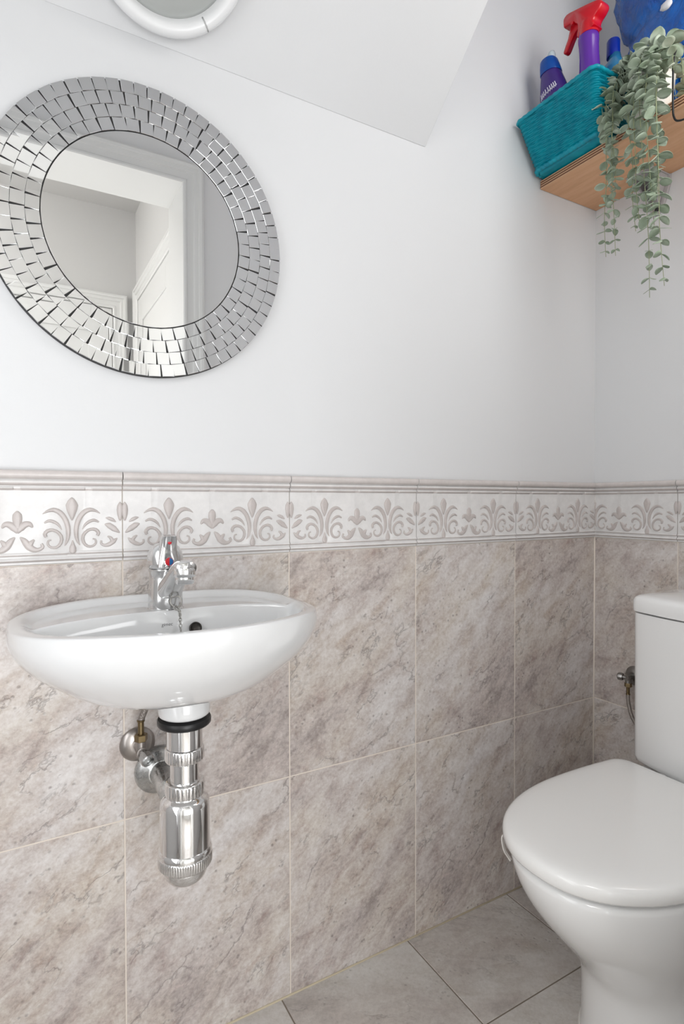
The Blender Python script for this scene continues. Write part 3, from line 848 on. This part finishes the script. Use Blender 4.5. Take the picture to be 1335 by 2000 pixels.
for z, xb, xt, hw, ex, xm, hb in secs: rings.append([(x, y, z+.012*sstep(.15, .36, z)) for x, y in dshape(xb, xt, hw, ex=ex, xm=xm, hb=hb, rb=.03)])
loft(bm, rings, True, True, True)
bl = link('bowl', bm, CERAM2, wc); s_ = bl.modifiers.new('sub', 'SUBSURF'); s_.levels = 1; s_.render_levels = 1
bm = bmesh.new()
rings = [[(x, y, z) for x, y in dshape(-.088, -.532, .1145, ex=2.2, xm=-.38, hb=.110)] for z in (0, .003)]+[[(x, y, .0055) for x, y in dshape(-.088, -.529, .1115, ex=2.2, xm=-.38, hb=.108)]]
loft(bm, rings, True, True, True); link('floor_sealant', bm, mat('white_sealant', (.78,.77,.73,1), .5), wc)
# shelf of china joining bowl and cistern
bm = bmesh.new(); rings = []
def rrect(x0, x1, y0, y1, r, z, n=6):
    o = []
    for cx_, cy_, a0 in ((x1-r, y1-r, 0), (x0+r, y1-r, PI/2), (x0+r, y0+r, PI), (x1-r, y0+r, 3*PI/2)):
        for k in range(n+1):
            a = a0+PI/2*k/n; o.append((cx_+r*math.cos(a), cy_+r*math.sin(a), z))
    return o
for x0, x1, w_, z in ((-.26, -.06, .10, .20), (-.27, -.04, .13, .30), (-.265, -.03, .150, .36), (-.262, -.03, .152, .395), (-.255, -.035, .147, .402)):
    rings.append(rrect(x0, x1, TCY-w_, TCY+w_, .03, z))
loft(bm, rings, True, True, True); link('rear_deck', bm, CERAM2, wc, auto=60)
for sy in (-1, 1):
    bm = bmesh.new()
    tube(bm, [(-.237, TCY+sy*.078, .404), (-.237, TCY+sy*.078, .419)], .011, 20); tube(bm, [(-.237, TCY+sy*.06, .4135), (-.237, TCY+sy*.115, .4135)], .0075, 16)
    link('lid_hinge', bm, CHROME, wc, auto=50)
# cistern
CW = .173; CF = -.196
def cist(x0, x1, hw, r, z):
    return [((x-.026*max(0, 1-((y-TCY)/hw)**2)*max(0, min(1, (x-x1)/(x0-x1)))**2), y, z) for x, y, z in rrect2(x0, x1, TCY-hw, TCY+hw, r, z)]
def rrect2(x0, x1, y0, y1, r, z):
    o = rrect(x0, x1, y0, y1, r, z, 8); res = []
    for q, (a, b) in enumerate(zip(o, o[1:]+o[:1])):
        res.append(a)
        if q % 9 == 8:
            for k in range(1, 12): res.append(tuple(a[i]+(b[i]-a[i])*k/12 for i in range(3)))
    return res
bm = bmesh.new(); rings = []
for d, z, xf in ((.018, .4060, .014), (.008, .4085, .007), (.002, .4140, .002), (.0, .4230, 0), (0, .60, 0), (-.001, .742, 0), (-.001, .749, 0), (.006, .7495, .006)):
    rings.append(cist(CF+xf, -.012, CW-d, .022, z))
loft(bm, rings, True, True, True); link('cistern', bm, CERAM2, wc, auto=50)
bm = bmesh.new(); rings = []
for d, z in ((.004, .7515), (.0, .7535), (-.0005, .7630), (0, .7780), (.003, .7840), (.009, .7880), (.02, .7905), (.05, .7935), (.08, .795)):
    rings.append(cist(CF-.003+d, -.010-d*.3, CW+.003-d, .022, z))
loft(bm, rings, True, True, True); link('cistern_lid', bm, CERAM2, wc, auto=50)
bm = bmesh.new(); lathe(bm, [(.026, .794), (.026, .800), (.024, .8015), (.0225, .8005), (.0215, .8015), (.0004, .802)], (-.115, TCY, 0), seg=40); link('flush_button', bm, CHROME, wc, auto=50)
# white plastic hanger hooked over the bowl rim
rb = bmesh.new()
pts = catmull([(x+.014, y-.005, z-.012) for x, y, z in ((-.640, -.285, .3865), (-.6440, -.270, .3880), (-.6450, -.266, .3800), (-.6430, -.2660, .3660), (-.6400, -.2680, .3540), (-.6340, -.2700, .3440), (-.631, -.274, .337))], 30)
rings = []
for i, p in enumerate(pts):
    t = (pts[min(i+1, 29)]-pts[max(i-1, 0)]).normalized(); s = Vector((.9, .35, 0)).normalized(); s = (s-t*s.dot(t)).normalized(); u = t.cross(s)
    a, b = .0028, .0011
    rings.append([p+s*a*x+u*b*y for x, y in ((-1,-1),(1,-1),(1,1),(-1,1))])
loft(rb, rings, True, True, True)
hk = link('rim_hanger', rb, mat('white_hanger_plastic', (.82,.79,.76,1), .35), None, auto=60)
tag(hk, 'thin white plastic hook hanging over the left rim of the toilet bowl', 'hanger')

# ------------------------------------------------------------------ wooden shelf
SHB, SHT, SHX = 1.8175, 1.8385, -.2195
WOOD = mat('birch_ply_face', lin(196, 150, 118), .5)
m = WOOD; tc = N(m, 'ShaderNodeTexCoord'); mp = N(m, 'ShaderNodeMapping'); mp.inputs['Scale'].default_value = (14, 1.6, 14); L(m, tc.outputs['Object'], mp.inputs['Vector'])
g1 = noise_tex(m, mp.outputs[0], 4, 6, .6, .4)
c = ramp(m, g1, [(.25, lin(205, 154, 116)), (.5, lin(220, 170, 130)), (.78, lin(228, 182, 144))])
L(m, c, P(m).inputs['Base Color'])
PLY1 = mat('ply_edge_light', lin(218, 174, 138), .6); PLY2 = mat('ply_edge_dark', lin(120, 78, 58), .65)
sh = thing('wall_shelf', 'plywood shelf fixed to the right wall near the corner', 'shelf', (0, -.4, SHB))
bm = bmesh.new(); box(bm, SHX+.001, .005, -.88, .005, SHB, SHT); link('board', bm, WOOD, sh, smooth=False, bevel=.0006)
bm = bmesh.new()
lay = 7; h = (SHT-SHB)/lay
for k in range(lay):
    mi = k % 2
    box(bm, SHX-(.0006 if mi == 0 else .0), SHX+.0015, -.8795, .0045, SHB+k*h+(.0002 if mi == 0 else 0), SHB+(k+1)*h-(.0002 if mi == 0 else 0), mi)
link('edge_plies', bm, [PLY1, PLY2], sh, smooth=False)
GREY = mat('grey_bracket_plastic', lin(176, 172, 172), .45)
bk = thing('shelf_bracket', 'grey shelf bracket on the right wall behind the trailing plant', 'bracket', (0, -.175, 1.77))
bm = bmesh.new()
prof = [(-.004, .006), (.0, -.080), (.0, -.087), (.006, -.094), (.012, -.090), (.0155, -.080), (.04, -.030), (.052, -.0005)]
# wall plate, a tapering tongue (u across, v down from the shelf underside)
pl = [(-.036, -.0005), (.036, -.0005), (.036, -.022), (.020, -.070), (.013, -.084), (.004, -.091), (-.006, -.090), (-.014, -.082), (-.026, -.05), (-.036, -.02)]
rings = [[(.006-d, -.172-u*(1-e), SHB+v*(1-e*.2)) for u, v in pl] for d, e in ((0, 0), (.005, 0), (.0065, .06))]
loft(bm, rings, True, True, True)
link('wall_plate', bm, GREY, bk, smooth=False, bevel=.001)
bm = bmesh.new()
for sy in (-.032, .026):
    tri = [(-.001, -.0005), (-.074, -.0005), (-.074, -.004), (-.012, -.060), (-.004, -.066)]
    rings = [[(x, -.172+sy*(1+.9*v/.09)+dy, SHB+v) for x, v in tri] for dy in (0, .0035)]
    loft(bm, rings, True, True, True)
box(bm, -.074, .0, -.206, -.138, SHB-.004, SHB-.0005)
link('support_arm', bm, GREY, bk, smooth=False, bevel=.0008)
bm = bmesh.new(); lathe(bm, [(.0058, 0), (.0055, .0015), (.002, .0026), (.0004, .0024)], (-.0005, -.1745, SHB-.077), seg=24, mat4=axmat((-1,0,0))); sc = link('screw', bm, DARK, bk); sc['label'] = 'dark screw head'

# ------------------------------------------------------------------ teal basket
TEAL = mat('teal_woven_paper', lin(0, 142, 160), .40, spec=.45)
m = TEAL; tc = N(m, 'ShaderNodeTexCoord')
c = ramp(m, noise_tex(m, tc.outputs['Object'], 38, 3, .5), [(.3, lin(0, 130, 152)), (.7, lin(4, 158, 176))]); L(m, c, P(m).inputs['Base Color'])
bk2 = thing('woven_basket', 'teal woven basket of cleaning products at the corner end of the shelf', 'basket', (-.15, -.1, SHT))
def bperim(f, n, d=0.0, v=0):
    """rounded trapezoid perimeter at height fraction f; returns n points with outward normals"""
    xf = -.2485+(-.3215+.2485)*f; xr = -.055+.012*f
    y0 = -.190+(-.232+.190)*f; y1 = -.004+.001*f
    r = .016
    segs = []
    pts = []
    per = 2*((xr-xf)+(y1-y0))-8*r+2*PI*r
    for k in range(n):
        s = per*k/n
        L1 = (y1-y0)-2*r; L2 = (xr-xf)-2*r; q = PI/2*r
        # start on the front face (x = xf) going from +y to -y
        for idx, (ln, kind) in enumerate(((L1,0),(q,1),(L2,2),(q,3),(L1,4),(q,5),(L2,6),(q,7))):
            if s <= ln or idx == 7: break
            s -= ln
        a = s/r
        if kind == 0: p, nn = (xf, y1-r-s), (-1, 0)
        elif kind == 1: p, nn = (xf+r-r*math.cos(a), y0+r-r*math.sin(a)), (-math.cos(a), -math.sin(a))
        elif kind == 2: p, nn = (xf+r+s, y0), (0, -1)
        elif kind == 3: p, nn = (xr-r+r*math.sin(a), y0+r-r*math.cos(a)), (math.sin(a), -math.cos(a))
        elif kind == 4: p, nn = (xr, y0+r+s), (1, 0)
        elif kind == 5: p, nn = (xr-r+r*math.cos(a), y1-r+r*math.sin(a)), (math.cos(a), math.sin(a))
        elif kind == 6: p, nn = (xr-r-s, y1), (0, 1)
        else: p, nn = (xf+r-r*math.sin(a), y1-r+r*math.cos(a)), (-math.sin(a), math.cos(a))
        pts.append((Vector(p), Vector(nn)))
    return pts
ZB0, ZB1 = SHT+.001, 1.9535
rows, per_row, warps, PW = 27, 8, 34, 340
bm = bmesh.new(); rings = []
for i in range(rows*per_row+1):
    f = i/(rows*per_row); z = ZB0+.010+(ZB1-.006-ZB0-.010)*f; F_ = (z-ZB0)/(ZB1-ZB0)
    k = int(i/per_row); ph = (i % per_row)/per_row
    ring = []
    for q, (p, nn) in enumerate(bperim(F_, PW)):
        wv = math.cos(2*PI*(q/PW)*warps/2+(PI if k % 2 else 0))
        d = .0042*abs(math.sin(PI*ph))**1.1*(.72+.28*wv)+.0010*wv-.0030
        ring.append((p.x+nn.x*d, p.y+nn.y*d, z))
    rings.append(ring)
loft(bm, rings, True)
# inner lining
rings = []
for f in (1, .02): 
    rings.append([(p.x-nn.x*.0055, p.y-nn.y*.0055, ZB0+(ZB1-ZB0)*f) for p, nn in bperim(f, PW)])
loft(bm, rings, True, False, True)
link('woven_side', bm, TEAL, bk2, auto=80)
def braid(name, f, z, r):
    bm = bmesh.new(); base = bperim(f, 240)
    tot = 64
    rings = []
    for q in range(480):
        p, nn = base[q//2] if q % 2 == 0 else ((base[q//2][0]+base[(q//2+1) % 240][0])/2, (base[q//2][1]+base[(q//2+1) % 240][1]).normalized())
        ring = []
        for k in range(14):
            a = 2*PI*k/14
            rr_ = r*(1+.11*math.cos(2*(a)/2+2*PI*q/480*tot))
            ring.append((p.x+nn.x*rr_*math.cos(a), p.y+nn.y*rr_*math.cos(a), z+rr_*math.sin(a)))
        rings.append(ring)
    loft(bm, rings, True, close_v=True)
    link(name, bm, TEAL, bk2)
braid('rim_braid', .98, ZB1-.0045, .0044)
braid('base_braid', .05, ZB0+.0075, .0060)

# ------------------------------------------------------------------ cleaning bottles in the basket
PURP = mat('translucent_purple_plastic', lin(62, 38, 120), .25, spec=.5, coat=.3)
VIOL = mat('violet_plastic', lin(98, 44, 160), .25, coat=.3)
BCP = mat('blue_cap_plastic', lin(0, 74, 160), .3)
WHT = mat('clear_white_nozzle', lin(205, 218, 224), .25, spec=.5)
REDP = mat('red_trigger_plastic', lin(205, 8, 30), .22, coat=.4)
LBL = mat('white_lettering', lin(225, 220, 235), .5)
def ovalloft(bm, c, secs, n=40, ex=2.3, mi=0, lean=(0,0)):
    rings = []
    for z, a, b in secs:
        t = (z-secs[0][0])
        rings.append([(c[0]+lean[0]*t+a*math.copysign(abs(math.cos(q))**(2/ex), math.cos(q)), c[1]+lean[1]*t+b*math.copysign(abs(math.sin(q))**(2/ex), math.sin(q)), z) for q in [2*PI*k/n for k in range(n)]])
    loft(bm, rings, True, True, True, mi)
B1 = (-.205, -.066)
b1 = thing('cleaner_bottle', 'dark purple bottle with blue cap at the left end of the teal basket', 'bottle', (B1[0], B1[1], SHT+.004))
bm = bmesh.new(); LN = (-.26, .02)
ovalloft(bm, B1, [(1.848, .022, .034), (1.853, .026, .040), (1.90, .028, .041), (1.96, .029, .041), (1.985, .0285, .0405), (2.010, .027, .037), (2.035, .0245, .0305), (2.052, .0225, .0255), (2.058, .022, .0240)], lean=LN)
link('bottle_body', bm, PURP, b1)
bm = bmesh.new(); ovalloft(bm, (B1[0]+LN[0]*.208, B1[1]+LN[1]*.208), [(2.056, .0232, .0252), (2.058, .0235, .0255), (2.070, .0225, .0235), (2.084, .0195, .0205), (2.087, .0175, .0185)], lean=LN)
link('bottle_cap', bm, BCP, b1, auto=50)
bm = bmesh.new(); ovalloft(bm, (B1[0]+LN[0]*.238, B1[1]+LN[1]*.238-.008), [(2.085, .0095, .0100), (2.098, .0085, .0090), (2.104, .0060, .0065), (2.106, .002, .002)])
link('nozzle', bm, WHT, b1)
# lettering on the shoulder: fine stroke marks partly hidden by the basket rim
bm = bmesh.new()
rs = random.Random(5)
def onb1(u, z):   # point just outside the front of the bottle (-x, -y side)
    t = z-1.848; a = interp([(1.96, .029), (1.985, .0285), (2.010, .027), (2.035, .0245)], z)+.0006; b = interp([(1.96, .041), (1.985, .0405), (2.010, .037), (2.035, .0305)], z)+.0006
    q = PI+u; 
    return (B1[0]+LN[0]*t+a*math.copysign(abs(math.cos(q))**(2/2.3), math.cos(q)), B1[1]+LN[1]*t+b*math.copysign(abs(math.sin(q))**(2/2.3), math.sin(q)), z)
for k in range(9):
    u = -.55+k*.14; z = 2.006+k*.0012
    tube(bm, [onb1(u, z-.006), onb1(u+.05, z), onb1(u+.02, z+.007)], .0012, 6, 8)
    tube(bm, [onb1(u+.02, z-.003), onb1(u+.12, z-.001)], .0010, 6, 4)
lt = link('label_lettering', bm, LBL, b1); lt['label'] = 'white script lettering on the shoulder'

B2X, B2Y = -.248, -.160
b2 = thing('spray_bottle', 'violet spray bottle with bright red trigger head in the teal basket', 'bottle', (B2X, B2Y, SHT+.004))
bm = bmesh.new(); ovalloft(bm, (B2X+.040, B2Y+.018), [(1.848, .026, .030), (1.855, .029, .033), (1.93, .029, .033), (1.975, .027, .031), (1.995, .025, .027), (2.020, .0225, .0230), (2.045, .0210, .0218), (2.066, .0212, .0218), (2.076, .0222, .0228), (2.084, .0222, .0228), (2.088, .0208, .0212), (2.096, .0200, .0205)], ex=2.05, lean=(-.165, -.070))
link('bottle_body', bm, VIOL, b2)
# trigger head: outline in the (y, z) plane
head = [(-.1010,2.1420),(-.0995,2.1520),(-.1020,2.1620),(-.1130,2.1665),(-.1340,2.1610),(-.1550,2.1545),(-.1760,2.1475),(-.1940,2.1405),(-.2015,2.1340),(-.2030,2.1250),(-.1960,2.1160),(-.1850,2.1080),(-.1825,2.1000),(-.1820,2.0900),(-.1410,2.0900),(-.1410,2.1120),(-.1395,2.1220),(-.1340,2.1290),(-.1270,2.1350),(-.1150,2.1380)]
trig = [(-.1165,2.1400),(-.1270,2.1370),(-.1400,2.1270),(-.1385,2.1190),(-.1280,2.1160),(-.1190,2.1060),(-.1070,2.0880),(-.1000,2.0840),(-.0945,2.0880),(-.0995,2.1000),(-.1070,2.1130),(-.1110,2.1260)]
def prism(poly, xc, hw, bev, name, material, par, ctr=None):
    bm = bmesh.new()
    cy_ = sum(p[0] for p in poly)/len(poly); cz_ = sum(p[1] for p in poly)/len(poly)
    sm = catmull([(y, z, 0) for y, z in poly]+[(poly[0][0], poly[0][1], 0)], len(poly)*4+1)[:-1]
    n = len(sm); rings = []
    for x, d in ((-hw, bev*1.4), (-hw*.86, bev*.45), (-hw*.6, 0), (hw*.6, 0), (hw*.86, bev*.45), (hw, bev*1.4)):
        r = []
        for i in range(n):
            t = (sm[(i+1) % n]-sm[i-1]).normalized(); nn = Vector((-t.y, t.x, 0)); p = sm[i]
            area_ = sum(sm[k-1].x*sm[k].y-sm[k].x*sm[k-1].y for k in range(n))
            if area_ < 0: nn = -nn
            p = p+nn*d
            r.append((xc+x, p.x, p.y))
        rings.append(r)
    loft(bm, rings, True, True, True)
    return link(name, bm, material, par, auto=60)
prism(head, B2X, .0165, .0018, 'trigger_head', REDP, b2)
prism(trig, B2X, .0075, .0008, 'trigger', REDP, b2)
bm = bmesh.new(); lathe(bm, [(.0215, 2.086), (.0218, 2.088), (.0216, 2.108), (.0195, 2.116)], (B2X, B2Y-.001, 0), seg=48); link('collar', bm, REDP, b2, auto=50)
bm = bmesh.new()
tube(bm, [(B2X-.017, -.126, 2.135), (B2X+.017, -.126, 2.135)], .0036, 16)
link('trigger_pin', bm, REDP, b2, auto=50)

B3 = (-.149, -.158)
b3 = thing('blue_cap_bottle', 'pale blue bottle with dark blue cap behind the red spray bottle', 'bottle', (B3[0], B3[1], SHT+.004))
LBLUE = mat('pale_blue_translucent', lin(40, 120, 165), .2, coat=.3)
bm = bmesh.new(); ovalloft(bm, B3, [(1.848, .028, .031), (1.95, .030, .033), (2.02, .031, .033), (2.040, .030, .031), (2.055, .025, .026), (2.066, .0165, .0165), (2.082, .013, .013)], ex=2.0); link('bottle_body', bm, LBLUE, b3)
bm = bmesh.new(); ovalloft(bm, (B3[0], B3[1]+.004), [(2.078, .0150, .0150), (2.080, .0155, .0155), (2.116, .0150, .0150), (2.119, .0135, .0135)], ex=2.0); link('bottle_cap', bm, mat('deep_blue_cap', lin(0, 40, 150), .35), b3, auto=50)

# ------------------------------------------------------------------ blue bag
BAGM = mat('blue_woven_plastic', lin(4, 72, 158), .26, spec=.6, coat=.3)
m = BAGM; tc = N(m, 'ShaderNodeTexCoord')
nz = noise_tex(m, tc.outputs['Object'], 9, 3, .55, 1.0)
L(m, ramp(m, nz, [(.3, lin(2, 72, 160)), (.7, lin(14, 104, 192))]), P(m).inputs['Base Color'])
add_bump(m, noise_tex(m, tc.outputs['Object'], 22, 4, .6, 2.0), .8, .010)
bm = bmesh.new()
bmesh.ops.create_icosphere(bm, subdivisions=6, radius=1)
BC = Vector((-.064, -.272, 2.05))
prof = [(-1, .25), (-.92, .32), (-.8, .34), (-.5, .36), (-.35, .60), (-.15, .92), (0, 1.0), (.18, .98), (.30, .98), (.42, 1.08), (.6, 1.2), (.8, 1.1), (.9, .7), (1, .1)]
for v in bm.verts:
    p = v.co.copy(); zz = p.z; hr = math.hypot(p.x, p.y) or 1e-6
    R_ = interp(prof, zz)
    a = math.atan2(p.y, p.x)
    dx, dy = math.cos(a), math.sin(a)
    # crumples: ridged noise
    q = Vector((p.x*1.2+3, p.y*1.2, p.z*1.7))
    n1 = 1-abs(noise.noise(q*1.3))*2; n2 = 1-abs(noise.noise(q*3.1+Vector((5,1,2))))*2; n3 = noise.noise(q*6.3)
    cr = .085*n1+.06*n2+.022*n3
    fold = -.19*math.exp(-((zz-(.27+.05*math.sin(a*2+.8)))/.05)**2)
    R_ = max(.02, R_+cr+fold)
    ztop = BC.z+ (zz)*(.36 if zz > 0 else .2)
    v.co = Vector((BC.x+.055*R_*dx*min(1, hr*1.4+.0), BC.y+.135*R_*dy*min(1, hr*1.4), max(SHT+.0015, ztop)))
    if v.co.x > -.002: v.co.x = -.002
bag = link('plastic_bag', bm, BAGM)
tag(bag, 'crumpled blue plastic bag tied up on the shelf behind the plant', 'bag')
bm = bmesh.new(); bmesh.ops.create_uvsphere(bm, u_segments=20, v_segments=12, radius=1)
for v in bm.verts:
    s_ = v.co.normalized(); k = 1+.18*noise.noise(s_*2.2)
    v.co = Vector((-.262+s_.x*.006*k, -.352+s_.y*.012*k, 2.010+s_.z*.0085*k))
bd = link('cord_toggle', bm, mat('white_toggle', lin(215, 215, 218), .4)); tag(bd, 'small white toggle against the blue bag at the right edge', 'toggle')
bm = bmesh.new()
tube(bm, [(-.21, -.352, 1.95), (-.236, -.357, 1.925), (-.245, -.358, 1.90), (-.247, -.358, 1.86), (-.248, -.359, 1.81), (-.250, -.362, 1.785), (-.252, -.372, 1.770), (-.250, -.395, 1.768), (-.24, -.43, 1.79), (-.2, -.45, 1.845)], .0020, 10, 60)
cb = link('black_cable', bm, RUBBER); tag(cb, 'black cable loop hanging over the shelf edge at the right', 'cable')

# ------------------------------------------------------------------ trailing plant
PX, PY = -.208, -.290
pt = thing('trailing_eucalyptus', 'artificial trailing eucalyptus in a white pot spilling over the shelf edge', 'plant', (PX, PY, SHT))
bm = bmesh.new(); lathe(bm, [(.034, SHT+.0005), (.0365, SHT+.002), (.040, SHT+.03), (.0445, SHT+.075), (.0465, SHT+.094), (.0455, SHT+.0965), (.0435, SHT+.0945), (.042, SHT+.085)], (PX, PY, 0), seg=56)
link('plant_pot', bm, mat('white_pot_glaze', lin(228, 226, 218), .35), pt, auto=60)
bm = bmesh.new(); lathe(bm, [(.0425, SHT+.08), (.02, SHT+.086), (.0005, SHT+.088)], (PX, PY, 0), seg=32); link('soil', bm, DARK, pt)
LEAF = mat('sage_leaf', lin(150, 166, 142), .6, spec=.3)
m = LEAF; tc = N(m, 'ShaderNodeTexCoord')
c = ramp(m, noise_tex(m, tc.outputs['Object'], 30, 3, .5), [(.3, lin(132, 148, 124)), (.5, lin(158, 172, 152)), (.7, lin(186, 196, 180))])
L(m, c, P(m).inputs['Base Color'])
STEM = mat('stem_green', lin(150, 158, 122), .6)
rl = random.Random(11)
def leaf(bm, base, dirv, nrm, ln, wd, cup, mi=0):
    dirv = dirv.normalized(); nrm = (nrm-dirv*nrm.dot(dirv)).normalized(); s = dirv.cross(nrm)
    U = [0, .06, .2, .4, .6, .8, .94, 1]; W_ = [.08, .36, .78, 1, .98, .76, .38, .04]
    top = []
    for u, w_ in zip(U, W_):
        row = []
        for q in (-1, -.55, 0, .55, 1):
            row.append(base+dirv*(ln*u)+s*(wd*.5*w_*q)+nrm*(cup*(q*q*w_-.3)*wd*.5-cup*.6*ln*u*u*.3))
        top.append(row)
    th = nrm*.00045
    a = [[bm.verts.new(p+th) for p in r] for r in top]; b = [[bm.verts.new(p-th) for p in r] for r in top]
    for g_, flip in ((a, 0), (b, 1)):
        for r0, r1 in zip(g_, g_[1:]):
            for k in range(4):
                f = [r0[k], r0[k+1], r1[k+1], r1[k]]
                fc = bm.faces.new(f[::-1] if flip else f); fc.material_index = mi
    for r in range(7):
        for k in (0, 4):
            bm.faces.new((a[r][k], a[r+1][k], b[r+1][k], b[r][k])).material_index = mi
    for k in range(4):
        bm.faces.new((a[0][k], a[0][k+1], b[0][k+1], b[0][k])); bm.faces.new((a[7][k], a[7][k+1], b[7][k+1], b[7][k]))
def strand(pts, n_nodes, s0, s1, dens=1.0):
    bm = bmesh.new()
    P_ = catmull(pts, 60)
    tube(bm, P_, lambda t: .0012-.0006*t, 6, mi=1)
    for k in range(n_nodes):
        t = (k+.5)/n_nodes; i = int(t*58); p = P_[i].lerp(P_[i+1], t*58-i); tan = (P_[i+1]-P_[i]).normalized()
        a = rl.uniform(0, PI)+k*PI/2
        o = tan.orthogonal().normalized(); o2 = tan.cross(o)
        for sgn in (0, PI):
            rad = o*math.cos(a+sgn)+o2*math.sin(a+sgn)
            rad = (rad+Vector((rl.uniform(-.2,.2), rl.uniform(-.2,.2), rl.uniform(-.2,.2)))).normalized()
            size = s0+(s1-s0)*t
            size *= rl.uniform(.8, 1.15)*(.45+.55*min(1, (1-t)*5+.15))
            d = (rad*1.0+tan*rl.uniform(.15, .75)).normalized()
            nr = tan*-.9+rad*.3+Vector((rl.uniform(-.5,.5), rl.uniform(-.5,.5), rl.uniform(-.3,.3)))
            leaf(bm, p+rad*.0008, d, nr, size, size*rl.uniform(.66, .88), rl.uniform(-.2, .5))
    me = link('leafy_strand', bm, [LEAF, STEM], pt, smooth=True, recalc=False)
    return me
# (y where it crosses the shelf edge, x in front of it, tip y, tip z, node count)
FR = [(-.214, -.252, -.205, 1.560, 24, .027, .019), (-.232, -.256, -.232, 1.552, 24, .027, .018), (-.266, -.250, -.276, 1.590, 22, .028, .021),
      (-.300, -.262, -.316, 1.432, 29, .029, .023), (-.338, -.266, -.350, 1.445, 29, .029, .024),
      (-.222, -.245, -.222, 1.70, 14, .030, .022), (-.330, -.252, -.325, 1.64, 15, .031, .023),
      (-.286, -.262, -.292, 1.60, 20, .030, .022), (-.316, -.268, -.330, 1.56, 22, .030, .023)]
for (ye, xe, yt, zt_, nn_, s0, s1) in FR:
    st = Vector((PX+rl.uniform(-.02, .01), PY+(ye-PY)*.35, SHT+.092))
    pts = [st, st+Vector((-.022, (ye-PY)*.35, .026)), Vector((xe+.006, ye+.004, SHT+.060)), Vector((xe-.006, ye, SHT-.01)),
           Vector((xe, (ye*2+yt)/3+rl.uniform(-.004,.004), SHT-.01+(zt_-SHT)*.38)), Vector((xe+.004, (ye+yt*2)/3+rl.uniform(-.005,.005), SHT+(zt_-SHT)*.7)), Vector((xe+.008, yt, zt_))]
    strand(pts, nn_, s0, s1)
# short bushy shoots over the pot and along the basket side
for k in range(7):
    a = -2.9+k*.8+rl.uniform(-.1, .1)
    dx, dy = math.cos(a), math.sin(a)
    st = Vector((PX+dx*.012, PY+dy*.012, SHT+.09)); r_ = rl.uniform(.045, .075)
    if dx > .3: r_ *= .6
    pts = [st, st+Vector((dx*r_*.5, dy*r_*.5, rl.uniform(.028, .048))), st+Vector((dx*r_, dy*r_, rl.uniform(.0, .024))), st+Vector((dx*r_*1.22, dy*r_*1.2, rl.uniform(-.06, -.03)))]
    strand(pts, rl.randint(6, 8), .031, .027)
for (ye, xe, zt_) in ((-.222, -.262, 1.80), (-.238, -.262, 1.82), (-.212, -.262, 1.86)):
    st = Vector((PX-.01, PY+.02, SHT+.095))
    pts = [st, Vector((PX-.03, (PY+ye)/2, SHT+.122)), Vector((xe+.004, ye+.004, SHT+.085)), Vector((xe-.006, ye, zt_))]
    strand(pts, 9, .030, .026)
